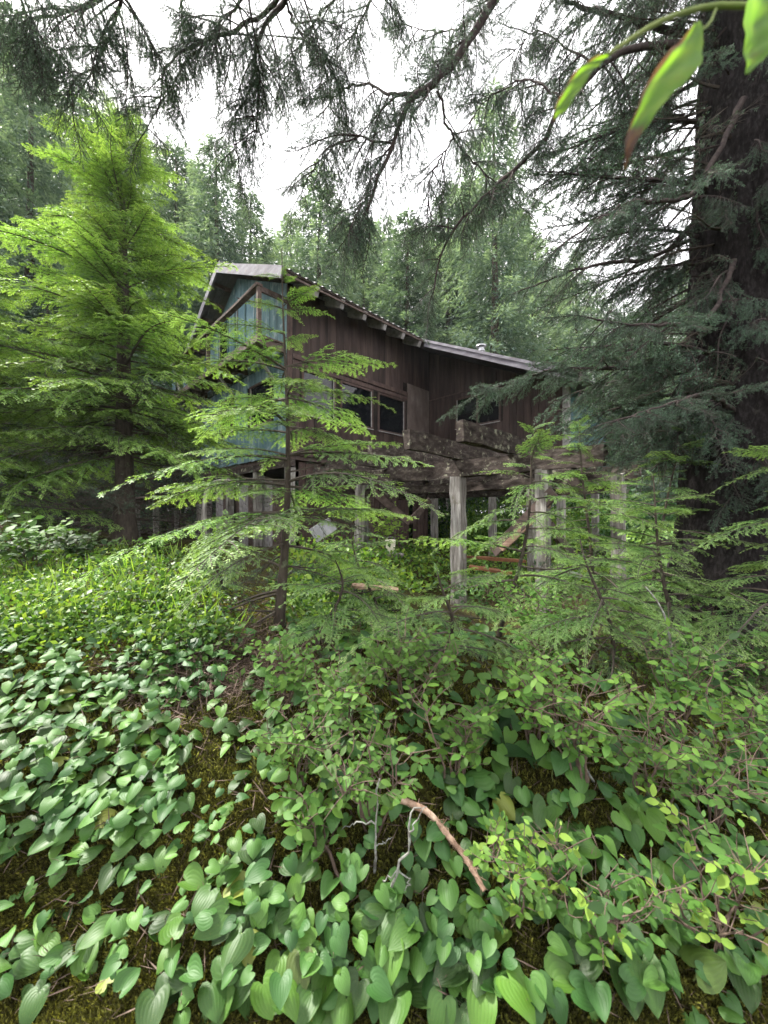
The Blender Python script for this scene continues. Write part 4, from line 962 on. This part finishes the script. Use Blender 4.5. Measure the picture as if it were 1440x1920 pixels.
scatter_lily([(-60, 420, 1150, 1330, 330, .025, .052), (-40, 340, 1290, 1620, 250, .03, .05), (300, 560, 1130, 1300, 60, .035, .055), (520, 960, 1160, 1240, 150, .045, .075), (-40, 480, 1500, 1930, 100, .018, .04), (480, 1440, 1520, 1930, 300, .028, .052), (480, 900, 1250, 1520, 120, .03, .055), (900, 1460, 1240, 1520, 120, .05, .08)],
             'small_heart_leaves', 'carpet of small heart-shaped leaves over the bank', 601)

# ------------------------------------------------------------------ moss, litter and small ground cover
def scatter_quads(name, lab, mat, u, v, per, spread, L, Wf, up, seed, tint=(.5, .2), zoff=0.0, cat='ground cover'):
    r = np.random.default_rng(seed); p = gpoint(u, v)
    p = np.repeat(p, per, 0); k = len(p); dd = p[:, 1]
    p[:, 0] += r.normal(0, 1, k) * spread * dd ** .5; p[:, 1] += r.normal(0, 1, k) * spread * dd ** .5; p[:, 2] = hgt(p[:, 0], p[:, 1]) + zoff * r.random(k) * dd ** .5
    d = nrm(np.array((0, 0, up)) + r.normal(0, 1, (k, 3)) * np.array((1, 1, .5))); ln = r.uniform(*L, k) * np.clip(dd, .8, 4) ** .5
    g = Geo(); needle_quads(g, p, d, r.normal(0, 1, (k, 3)) + np.array((0, 0, 1.2)) * (up < 1), ln, ln * r.uniform(*Wf, k), np.clip(r.normal(*tint, k) + np.repeat(r.normal(0, .18, len(u)), per), 0, 1))
    tag(link(name, g.mesh(name, mat)), lab, cat, kind='stuff')
r = np.random.default_rng(611)
k = 17000; scatter_quads('moss', 'shaggy golden-green moss over the bank', M_moss_tuft, r.uniform(-60, 1500, k), 1150 + 800 * r.random(k) ** .75, 14, .011, (.008, .022), (.18, .34), 1.3, 612, (.42, .25))
k = 9000; scatter_quads('near_moss', 'deep shaggy moss at the lower left', M_moss_tuft, r.uniform(-80, 700, k), r.uniform(1480, 1990, k), 12, .012, (.009, .022), (.18, .32), 1.2, 618, (.45, .25))
k = 4200; scatter_quads('yellow_moss', 'pale yellow moss patches below the young hemlock', M_moss_tuft, np.concatenate([r.normal(120, 90, k // 2), r.normal(380, 60, k // 2)]), np.concatenate([r.normal(1190, 30, k // 2), r.normal(1135, 22, k // 2)]), 8, .015, (.012, .026), (.16, .3), 1.2, 613, (.9, .12))  # yellower tufts from the bright end of the moss colours
k = 900; scatter_quads('leafy_ground_cover', 'low bright leafy plants on the left bank', M_ground_leaf, np.concatenate([r.uniform(-80, 430, k), r.uniform(540, 760, 250)]), np.concatenate([1035 + 200 * r.random(k), r.uniform(1110, 1180, 250)]), 15, .05, (.014, .033), (.45, .7), .45, 614, (.42, .28), .07)
k = 130; scatter_quads('grass', 'thin grass blades on the left bank', M_ground_leaf, r.uniform(-60, 420, k), r.uniform(1030, 1190, k), 5, .03, (.06, .15), (.03, .05), 2.2, 615, (.75, .15))
k = 1700; scatter_quads('needle_litter', 'brown fallen twigs and needles below the young hemlock', M_twig, np.concatenate([r.normal(420, 110, k), r.uniform(0, 1440, 700)]), np.concatenate([r.normal(1240, 60, k), r.uniform(1200, 1900, 700)]), 4, .03, (.03, .09), (.03, .06), .12, 616, (.5, .2), .02)
k = 1800; scatter_quads('leafy_ground_cover', 'bright low plants on the ground under and beyond the deck', M_ground_leaf, r.uniform(540, 1400, k), 995 + 120 * r.random(k), 9, .06, (.03, .06), (.4, .7), .4, 617, (.55, .25), .12)

# ------------------------------------------------------------------ leafy shrubs
def oval_leaf(seed):
    r = np.random.default_rng(seed); g = Geo(); f = .1 + .15 * r.random(); c = r.uniform(-.1, .25)
    ww = r.uniform(.85, 1.1); rows = [(.0, 0), (.2, .19 * ww), (.48, .265 * ww), (.76, .17 * ww), (1, 0)]; v = []
    for t, w_ in rows:
        for s in ((-1, 0, 1) if w_ else (0,)): v.append((t, s * w_, abs(s) * w_ * f - c * t * t))
    g.add(v, [[0, 2, 1], [0, 3, 2], [7, 8, 10], [8, 9, 10]], .5)
    g.add(v, [[1, 2, 5, 4], [2, 3, 6, 5], [4, 5, 8, 7], [5, 6, 9, 8]], .5)
    return g
OVAL = [oval_leaf(701 + i) for i in range(5)]
def set_tint(g, t):
    h = Geo(); h.merge(g); h.t = [x * 0 + t for x in h.t]; return h
OV_ME = {k: [set_tint(g, t).mesh('leaf', M_blue, True) for g in OVAL] for k, t in (('dark', .12), ('mid', .42), ('pale', .62), ('young', .98))}

def shrub(name, lab, base, H, spread, nst, seed, ls, tones, as_objects=True, cat='shrub', group='leafy shrubs of the bank', stem_mat=None, lean=(0, 0), maxleaf=110, bare=.0, gapf=1.0, flat=.7):
    r = np.random.default_rng(seed); base = np.array(base, float)
    t = tag(empty(name, tuple(base)), lab, cat, group); g = Geo(); LV = []
    for s in range(nst):
        az = r.uniform(0, 6.28); sp = spread * r.uniform(.25, 1); top = np.array((math.cos(az) * sp + lean[0], math.sin(az) * sp + lean[1], H * r.uniform(.6, 1)))
        mid = top * np.array((.35, .35, .55)) + r.normal(0, .02, 3); pts = spline([np.array((math.cos(az), math.sin(az), -1.5)) * .015, mid, top], 9); pts[1:] += r.normal(0, .006, (8, 3))
        tube(g, pts, np.linspace(.0042, .0012, 9) * (.6 + H), 5, cap=False)
        for k in range(int(6 + 9 * r.random())):
            f = r.uniform(.3, 1); i = min(int(f * 8), 7); p = pts[i] + (pts[i + 1] - pts[i]) * (f * 8 - i)
            a2 = r.uniform(0, 6.28); ln = H * r.uniform(.15, .42); dr = nrm(np.array((math.cos(a2), math.sin(a2), r.uniform(-.05, .7))) + nrm(pts[i + 1] - pts[i]) * .5)
            e = p + dr * ln + np.array((0, 0, -.1 * ln)); tw = spline([p, (p + e) / 2 + r.normal(0, .012, 3), e], 5); tube(g, tw, [.0016, .0014, .0012, .001, .0007], 4, cap=False)
            if r.random() < bare:
                continue
            tone = tones[int(r.integers(len(tones)))]
            n = max(3, int(ln / (ls * .42 * gapf)))
            for q in range(n):
                ff = .15 + .85 * (q + 1) / n; x = ff * 4; j = min(int(x), 3); lp = tw[j] + (tw[j + 1] - tw[j]) * (x - j); td = nrm(tw[j + 1] - tw[j])
                sd_ = nrm(np.cross((0, 0, 1), td)) * (1 if q % 2 else -1); d = nrm(td * (.7 if q < n - 1 else 2) + sd_ * (1 if q < n - 1 else .2) + r.normal(0, .2, 3))
                nn = nrm(np.array((0, 0, 1)) * flat + r.normal(0, .28, 3) + np.array((0, -.3, 0)))
                LV.append((lp, d, nn, ls * r.uniform(.4, 1.15) * (.75 if tone == 'young' and q == n - 1 else 1), tone))
    link('stems', g.mesh('stems', stem_mat or M_twig, True), t)
    r.shuffle(LV); extra = LV[maxleaf:maxleaf + 140]; LV = LV[:maxleaf]
    if as_objects:
        for lp, d, nn, sz, tone in LV:
            Rm = frame(d - nn * (d @ nn), nn) * sz; o = link('leaf', OV_ME[tone][int(r.integers(5))], t)
            o.matrix_local = Matrix([[*Rm[0], lp[0]], [*Rm[1], lp[1]], [*Rm[2], lp[2]], [0, 0, 0, 1]])
    if not as_objects or extra:
        if as_objects: LV = extra
        G = Geo(); tv = {'dark': .12, 'mid': .42, 'pale': .62, 'young': .98}
        for lp, d, nn, sz, tone in LV:
            M = np.eye(4); M[:3, :3] = frame(d - nn * (d @ nn), nn) * sz; M[:3, 3] = lp; G.merge(set_tint(OVAL[int(r.integers(5))], tv[tone]), M)
        if LV: tag(link('foliage', G.mesh('foliage', M_blue, True), t), kind='stuff')
    return t
def gb(u, v): return gpoint(np.array([u]), np.array([v]))[0]
SH = [
    (640, 1400, .3, .18, 6, .034, ('pale', 'mid'), 'airy light green shrub below the seedling', .05),
    (1210, 1520, .36, .22, 7, .036, ('mid', 'pale'), 'fine green shrub between bare twigs and right edge', .1),  # u, v of the foot, height, spread, stems, leaf size, tones, label, bare
    (560, 1480, .30, .16, 6, .034, ('mid', 'pale'), 'airy pale-leaved shrub left of the shrub row middle', .1),
    (700, 1560, .34, .2, 7, .036, ('mid', 'pale', 'mid'), 'pale leafy shrub above the peeling stick with whitish stem', .1),
    (850, 1500, .36, .2, 6, .04, ('pale', 'mid'), 'leafy shrub with reddish stem beside the hanging hemlock tip', .05),
    (1000, 1420, .4, .22, 7, .04, ('mid', 'pale', 'mid'), 'round-leaved shrub left of the bare twigs', .1),
    (1090, 1480, .42, .2, 8, .038, ('mid', 'pale'), 'shrub of many bare whitish twigs with tufts of leaves', .5),
    (1270, 1400, .5, .24, 7, .045, ('dark', 'mid', 'pale'), 'tall dark-leaved shrub below the low hemlock sapling', .05),
    (1330, 1560, .45, .26, 8, .038, ('mid', 'dark', 'pale'), 'oval-leaved shrub spreading along the right edge', .08),
    (1130, 1800, .26, .22, 8, .034, ('dark', 'mid', 'young', 'mid'), 'low shrub with yellow-green tips at bottom right', .0),
    (1330, 1800, .3, .24, 8, .036, ('mid', 'young', 'mid', 'dark'), 'shrub with bright yellow tips in the bottom right corner', .0),
    (960, 1720, .2, .14, 5, .03, ('mid', 'pale', 'young'), 'small leafy shrub right of the peeling stick end', .0),
    (600, 1640, .2, .16, 6, .04, ('mid', 'pale'), 'low trailing leafy shrub left of the whitish twig', .05),
    (540, 1330, .3, .12, 5, .036, ('pale', 'mid'), 'upright pale shrub just below the young hemlock foot', .0),
    (1430, 1480, .4, .2, 6, .04, ('mid', 'pale'), 'broad-leaved shrub cut by the right edge', .0)]
for i, (u, v, H, sp, ns, ls, tn, lab, bare) in enumerate(SH):
    shrub('leafy_shrub', lab, gb(u, v), H, sp, ns, 801 + i, ls, tn, True, bare=bare, maxleaf=105, stem_mat=M_lichen_twig if 'white' in lab else None)
SH2 = [(1000, 1215, .42, .3, 9, .036, ('mid', 'pale', 'mid'), 'fine-leaved shrub between the deck post and the bare twigs'),
       (1085, 1250, .45, .3, 9, .036, ('pale', 'mid'), 'fine-leaved pale shrub behind the bare twigs'),
       (1190, 1300, .42, .28, 9, .036, ('mid', 'pale', 'young'), 'fine-leaved shrub with bright tips right of the bare twigs'),
       (1390, 1330, .5, .3, 9, .04, ('mid', 'dark'), 'dim fine-leaved shrub below the spruce foot'),
       (760, 1330, .34, .24, 8, .034, ('mid', 'pale'), 'fine-leaved shrub in the middle of the shrub row'),
(1215, 1180, .75, .35, 8, .05, ('mid', 'dark', 'pale'), 'leafy shrub behind the tall dark-leaved one, under the spruce'),
       (1130, 1150, .6, .35, 8, .045, ('mid', 'pale'), 'low leafy shrub in front of the right deck posts'),
       (900, 1190, .45, .3, 7, .04, ('mid', 'dark'), 'dusky leafy shrub at the foot of the tallest deck post'),
       (1330, 1240, .7, .35, 8, .05, ('mid', 'dark'), 'shadowed leafy shrub at the big spruce foot'),
       (60, 1075, .5, .5, 10, .085, ('mid', 'pale', 'dark'), 'broad-leaved plants growing by the bright hemlock foot'),
       (150, 1060, .35, .4, 9, .08, ('dark', 'mid'), 'dusky broad-leaved plant before the dark hollow'),
       (-60, 1110, .6, .5, 10, .09, ('mid', 'dark'), 'broad-leaved plants at the left edge'),
       (725, 1040, .95, .55, 12, .09, ('young', 'pale', 'young'), 'vivid yellow-green bush under the deck beam'),
       (290, 1050, .3, .3, 8, .07, ('mid', 'pale'), 'low leafy plant by the walkway post'),
       (640, 1120, .35, .4, 10, .05, ('young', 'pale'), 'low bright plants right of the young hemlock stem')]
for i, (u, v, H, sp, ns, ls, tn, lab) in enumerate(SH2):
    shrub('leafy_shrub', lab, gb(u, v), H, sp, ns, 831 + i, ls, tn, False, maxleaf=420, gapf=.8, group='leafy shrubs farther off')

# undergrowth beyond the cabin: masses nobody could count
def thicket(name, lab, mat, clumps, seed, L, tint, per=900):
    r = np.random.default_rng(seed); O, D, T, Ls = [], [], [], []
    for (u, d, w_, h) in clumps:
        b = gp(u, d); q = r.normal(0, 1, (per, 3)); q = nrm(q) * r.random((per, 1)) ** .4
        p = np.stack([b[0] + q[:, 0] * w_, b[1] + q[:, 1] * w_ * .7, np.zeros(per)], 1); p[:, 2] = hgt(p[:, 0], p[:, 1]) + h * (.5 + .5 * q[:, 2]) * (1 + .15 * np.sin(p[:, 0] * 4))
        O.append(p); D.append(nrm(r.normal(0, 1, (per, 3)) + np.array((0, 0, -.2)))); T.append(r.normal(tint, .22) + r.normal(0, .15, per)); Ls.append(r.uniform(*L, per))
    O, D, T, Ls = map(np.concatenate, (O, D, T, Ls)); g = Geo(); needle_quads(g, O, D, np.array((0, 0, 1.0)) + r.normal(0, .6, O.shape), Ls, Ls * r.uniform(.4, .65, len(Ls)), np.clip(T, 0, 1), 0)
    tag(link(name, g.mesh(name, mat)), lab, 'undergrowth', kind='stuff')
r = np.random.default_rng(871)
thicket('undergrowth', 'sunny green undergrowth beyond the deck', M_ground_leaf, [(r.uniform(830, 1330), r.uniform(11.5, 20), r.uniform(.8, 1.6), r.uniform(.7, 2.2)) for _ in range(46)], 872, (.06, .13), .55)
thicket('undergrowth', 'dim green undergrowth behind the cabin and the bright hemlock', M_hemlock, [(r.uniform(-200, 860), r.uniform(13, 22), r.uniform(1, 2), r.uniform(1, 3.2)) for _ in range(60)] + [(r.uniform(1200, 1700), r.uniform(7, 14), r.uniform(1, 1.6), r.uniform(1, 2.2)) for _ in range(30)], 873, (.08, .16), .35)
# grey dead twigs behind the left hemlock
def dead_thicket():
    r = np.random.default_rng(881); g = Geo()
    for i in range(3400):
        u, d = r.uniform(-60, 400), r.uniform(8, 12.5); b = gp(u, d); z = float(hgt(np.array(b[0]), np.array(b[1]))) if i % 20 == 0 else EYE - .7
        p = np.array((b[0], b[1], z + 3.6 * r.random() ** 1.3)); a = r.uniform(0, 6.28); l = r.uniform(.25, .8); e = p + np.array((math.cos(a) * l, math.sin(a) * l, r.normal(-.1, .2) * l)); m = (p + e) / 2 + r.normal(0, .07, 3)
        tube(g, [p, m, e], [.008, .005, .002], 3, cap=False)
    tag(link('dead_twigs', g.mesh('dead_twigs', M_darktwig)), 'tangle of dead grey twigs behind the bright hemlock trunk', 'thicket', kind='stuff')
dead_thicket()

# ------------------------------------------------------------------ small things
# peeling stick lying on the bank
def on_ground(uvs, lift=.02):
    q = gpoint(np.array([a[0] for a in uvs]), np.array([a[1] for a in uvs])); q[:, 2] += lift; return q
pts = spline(on_ground([(742, 1552), (800, 1580), (845, 1640), (880, 1690), (908, 1740)], .085), 22); o0 = pts[0].copy()
g = Geo(); tube(g, pts - o0, np.linspace(.0095, .0055, 22) * (1 + rng.normal(0, .12, 22)), 9, wob=.12)
stick = tag(link('peeling_stick', g.mesh('peeling_stick', M_deadbranch, True), None, o0), 'reddish peeling broken stick lying on the moss', 'stick')
g = Geo(); r = np.random.default_rng(901)
for i in range(120):
    p = (pts - o0)[int(r.integers(1, 21))] + r.normal(0, .004, 3); d = nrm(r.normal(0, 1, 3) + np.array((0, -.3, .6))); tube(g, [p, p + d * r.uniform(.008, .026)], [.0011, .0004], 3, cap=False)
link('bark_shreds', g.mesh('bark_shreds', M_deadbranch), stick)['kind'] = 'stuff'
def twig_thing(name, lab, paths, rad, mat=M_lichen_twig):
    o0 = np.array(paths[0][0]); g = Geo()
    for q, rd in zip(paths, rad):
        pp = spline(np.array(q) - o0, 10); pp[1:-1] += rng.normal(0, .003, (8, 3)); tube(g, pp, np.linspace(rd, rd * .45, 10), 6, wob=.2)
    return tag(link(name, g.mesh(name, mat, True), None, o0), lab, 'twig')
gd = lambda u, v: float(gdepth(np.array(u), np.array(v)))
d1 = gd(705, 1620)
twig_thing('lichened_twig', 'upright whitish lichened twig left of the peeling stick', [[gb(703, 1640), P(705, 1560, d1 * .97), P(712, 1460, d1 * .98)], [P(704, 1545, d1 * .97), P(670, 1540, d1 * 1.0), P(640, 1556, d1 * 1.02)], [P(706, 1585, d1 * .97), P(735, 1570, d1 * .95)]], [.004, .0025, .002])
d2 = gd(725, 1700)
twig_thing('lichened_twig', 'forked grey lichened twig crossing the peeling stick', [[gb(728, 1690), P(745, 1630, d2 * .97), P(765, 1590, d2 * .97), P(767, 1530, d2 * .98), P(790, 1515, d2 * .98)], [P(744, 1632, d2 * .97), P(718, 1650, d2 * .98), P(722, 1670, d2 * .99)], [P(745, 1628, d2 * .97), P(770, 1650, d2 * .98), P(756, 1672, d2 * .99)], [P(767, 1560, d2 * .97), P(800, 1512, d2)]], [.0038, .002, .002, .0022])
d3 = gd(560, 1600)
twig_thing('dead_twig', 'brown dead twig on the moss left of the lichened twigs', [[gb(655, 1700), gb(600, 1590) + np.array((0, 0, .03)), gb(560, 1530) + np.array((0, 0, .04))], [gb(600, 1590) + np.array((0, 0, .03)), gb(620, 1545) + np.array((0, 0, .06))]], [.005, .003], M_twig)
twig_thing('fallen_branch', 'long pale dead branch lying on the bank among leaves', [[gb(250, 1145) + np.array((0, 0, .05)), gb(340, 1155) + np.array((0, 0, .06)), gb(400, 1170) + np.array((0, 0, .05))], [gb(330, 1152) + np.array((0, 0, .06)), gb(300, 1180) + np.array((0, 0, .04))]], [.008, .005])
twig_thing('fallen_branch', 'dark mossy stick running down the brown slope', [[gb(520, 1180) + np.array((0, 0, .03)), gb(400, 1235) + np.array((0, 0, .03)), gb(260, 1290) + np.array((0, 0, .02))]], [.009], M_twig)
twig_thing('bare_shoot', 'tall bare whitish shoot rising through the right-hand shrubs', [[gb(1270, 1330), P(1262, 1240, 1.75), P(1245, 1150, 1.75), P(1210, 1100, 1.8)]], [.006])
twig_thing('bare_shoot', 'crooked pale stem leaning at lower right under the shrub', [[gb(1145, 1590), P(1130, 1500, 1.22), P(1090, 1430, 1.25), P(1060, 1370, 1.3)]], [.006])
# dead leaves on the moss
for i, (u, v, lab) in enumerate(((425, 1640, 'small red-brown dead leaf on moss left of the lichened twigs'), (322, 1805, 'red dead leaf on the moss at lower left'), (270, 1560, 'brown curled dead leaf on the left moss'))):
    p = gb(u, v) + np.array((0, 0, .012)); o = link('dead_leaf', set_tint(OVAL[i], .2 + .3 * i).mesh('dead_leaf', M_litter, True), None, tuple(p), (.4, -.3, i * 2.1), .035); tag(o, lab, 'leaf', 'dead leaves on the moss')
# beard lichen at the bottom edge
def beard(u, v, lab, n=500):
    r = np.random.default_rng(921); g = Geo(); p0 = gb(u, v); k = 26
    for i in range(n):
        p = r.normal(0, .012, 3) * np.array((1.4, 1, .6)) + np.array((0, 0, .012)); d = r.normal(0, 1, 3); path = [p, p + d * .008, p + d * .012 + r.normal(0, .006, 3)]; tube(g, path, .0004, 3, cap=False)
    tag(link('beard_lichen', g.mesh('beard_lichen', M_lichen), None, p0), lab, 'lichen', kind='stuff')
beard(895, 1890, 'pale tuft of beard lichen at the bottom edge')

# bucket, log, boards and sheet under the deck
bk = P(732, 1031, 7.4); bz = float(hgt(np.array(bk[0]), np.array(bk[1])))
g = Geo(); tube(g, [(0, 0, 0), (0, 0, .2), (0, 0, .26), (0, 0, .262), (0, 0, .22)], [.085, .1, .105, .095, .09], 18, cap=True); bk_o = tag(link('bucket', g.mesh('bucket', M_bucket, True), None, (bk[0], bk[1], bz + .09)), 'small cream plastic bucket standing on a log under the deck', 'bucket')
g = Geo(); a = np.linspace(0, math.pi, 9); tube(g, [(.107 * math.cos(t), 0, .22 + .1 * math.sin(t)) for t in a], .003, 5); link('handle', g.mesh('handle', M_pipe), bk_o)
g = Geo(); lp = P(700, 1040, 7.4); tube(g, spline([(-.55, .1, 0), (0, 0, .02), (.6, -.1, 0)], 9), [.05, .055, .06, .06, .058, .06, .055, .05, .045], 10, wob=.06); tag(link('log', g.mesh('log', M_post, True), None, (lp[0], lp[1], bz + .05)), 'bleached log lying under the deck below the bucket', 'log')
pb_ = P(702, 1098, 4.1); pz = float(hgt(np.array(pb_[0]), np.array(pb_[1])))
pk = tag(empty('plank_bench', (pb_[0], pb_[1], pz), R(-8)), 'short split plank laid on a block behind the seedlings', 'plank')
g = Geo(); beam(g, (-.26, 0, .2), (.26, .05, .16), .16, .035, rough=.003, seg=5); link('plank_top', g.mesh('plank_top', M_board), pk)
g = Geo(); beam(g, (.16, .03, -.1), (.16, .03, .15), .12, .12, (1, 0, 0), rough=.006, seg=3); beam(g, (-.18, .03, -.1), (-.18, .03, .175), .1, .1, (1, 0, 0), rough=.006, seg=3); link('block', g.mesh('block', M_rail), pk)
sp_ = P(606, 990, 7.6); g = Geo(); beam(g, (-.2, 0, -.16), (.2, .03, .1), .02, .3, rough=.006, seg=4); tag(link('grey_sheet', g.mesh('grey_sheet', M_grey), None, sp_), 'grey metal sheet leaning against the plank skirt', 'sheet')
for (u0, v0, u1, v1, d, lab) in ((868, 1043, 985, 1052, 6.2, 'orange-brown rotten plank on the ground between the posts'), (880, 1062, 960, 1075, 5.8, 'split reddish board lying behind the tallest post'), (1010, 1062, 1090, 1080, 5.0, 'pale grey plank fallen beside the right deck post')):
    a, b = P(u0, v0, d), P(u1, v1, d * .96); o0 = a.copy(); g = Geo(); beam(g, a - o0, b - o0, .14, .04, rough=.005, seg=6); tag(link('fallen_plank', g.mesh('fallen_plank', M_greywood if 'grey' in lab else M_redwood), None, o0), lab, 'plank', 'fallen planks under the deck')
# crooked dead stem before the walkway
cs = gb(385, 1045); g = Geo(); q = [cs * 0, P(382, 985, cs[1]) - cs, P(385, 930, cs[1]) - cs, P(400, 905, cs[1]) - cs, P(430, 900, cs[1] * .98) - cs]
tube(g, spline(q, 14), np.linspace(.05, .02, 14), 8, wob=.1); tag(link('crooked_stem', g.mesh('crooked_stem', M_post, True), None, cs), 'crooked bleached dead stem at the corner of the cabin', 'dead stem')
# mossy stump at the left edge
st = gb(-10, 1030); g = Geo(); tube(g, [(0, 0, -.1), (0, 0, .15), (.02, 0, .35), (.05, .02, .5), (.06, 0, .52)], [.42, .34, .3, .26, .1], 16, wob=.1); tag(link('stump', g.mesh('stump', noisy_mat('rotten_stump', [(.3, (.08, .045, .02)), (.5, (.22, .13, .05)), (.7, (.36, .26, .09))], (8, 8, 8), 8, .95, .1, 1, .03), True), None, st), 'rotten orange-brown mossy stump at the left edge', 'stump')

# twig with browning leaves close to the lens
tw = tag(empty('near_twig', tuple(P(1440, 0, .34))), 'twig with three browning green leaves close to the camera at top right', 'twig'); t0 = P(1440, 0, .34)
g = Geo(); tube(g, spline([P(1520, -60, .36), P(1440, 5, .35), P(1330, 12, .34), P(1235, 42, .33), P(1140, 102, .33)], 16) - t0, np.linspace(.0032, .0016, 16), 8)
tube(g, spline([P(1345, 8, .345), P(1330, 45, .33), P(1305, 60, .325)], 6) - t0, .0012, 6); link('stem', g.mesh('stem', M_stem, True), tw)
def near_leaf(mid, wl, wr, d0, d1, brown, lab=None):
    """leaf along a bent midrib (photo pixels), half widths left and right"""
    m = len(mid); c = np.array([P(u, v, d0 + (d1 - d0) * i / (m - 1)) for i, (u, v) in enumerate(mid)]); tan = nrm(np.gradient(c, axis=0)); side = nrm(np.cross(tan, (0, 1, 0))); g = Geo(); v = []; tn = []
    n = 26; cs_ = spline(c, n); ts_ = nrm(np.gradient(cs_, axis=0)); sd2 = nrm(np.cross(ts_, (0, 1.0, .15)))
    for i in range(n):
        f = i / (n - 1) * (m - 1); a = np.interp(f, range(m), wl) / FPX * d0; b = np.interp(f, range(m), wr) / FPX * d0; jig = 1 + .035 * math.sin(i * 1.9) + .03 * math.sin(i * .7)
        for s in np.linspace(-1, 1, 9):
            wv = (a if s < 0 else b) * abs(s) * np.sign(s) * jig; v.append(cs_[i] + sd2[i] * wv + np.array((0, 1, 0)) * (-abs(wv) * .5 + .0012 * math.sin(i * .9 + s * 4))); tn.append(brown(i / (n - 1), s))
    g.add(np.array(v) - t0, [[i * 9 + k, i * 9 + k + 1, (i + 1) * 9 + k + 1, (i + 1) * 9 + k] for i in range(n - 1) for k in range(8)], tn)
    o = link('leaf', g.mesh('leaf', M_near, True), tw)
    if lab: o['label'] = lab
nz_ = lambda t, k: .1 * math.sin(t * 31 + k * 3) + .08 * math.sin(t * 13 - k * 7)
near_leaf([(1140, 104), (1100, 125), (1072, 160), (1048, 205), (1040, 225)], [3, 6, 8, 8, 3], [4, 16, 20, 14, 3], .33, .32, lambda t, k: .7 - (.6 if k < -.5 else 0) - .5 * (t > .93) + nz_(t, k))
near_leaf([(1304, 42), (1290, 80), (1262, 120), (1222, 170), (1195, 225), (1178, 270), (1172, 318)], [3, 12, 20, 14, 10, 7, 2], [5, 24, 44, 34, 22, 10, 2], .32, .30, lambda t, k: .75 - 1.1 * min(1, max(0, (t - .66) * 6)) - .75 * (k < -.6) + nz_(t, k), 'long leaf with browned edge and tip')
near_leaf([(1440, -30), (1425, 20), (1412, 70), (1405, 110), (1400, 138)], [20, 46, 36, 22, 3], [20, 50, 40, 22, 3], .33, .31, lambda t, k: .7 + nz_(t, k))

# ------------------------------------------------------------------ damp air between the trees
def haze(density):
    m, n, out = base_mat('damp_air'); v = n.nodes.new('ShaderNodeVolumePrincipled'); v.inputs['Color'].default_value = (.9, .95, 1, 1); v.inputs['Density'].default_value = density; v.inputs['Anisotropy'].default_value = .2
    n.links.new(v.outputs[0], out.inputs['Volume']); g = Geo(); box(g, -430, 430, -430, 430, -1.5, 27)
    tag(link('haze', g.mesh('haze', m)), 'thin pale damp air hanging among the trees', kind='stuff')
haze(.0004)
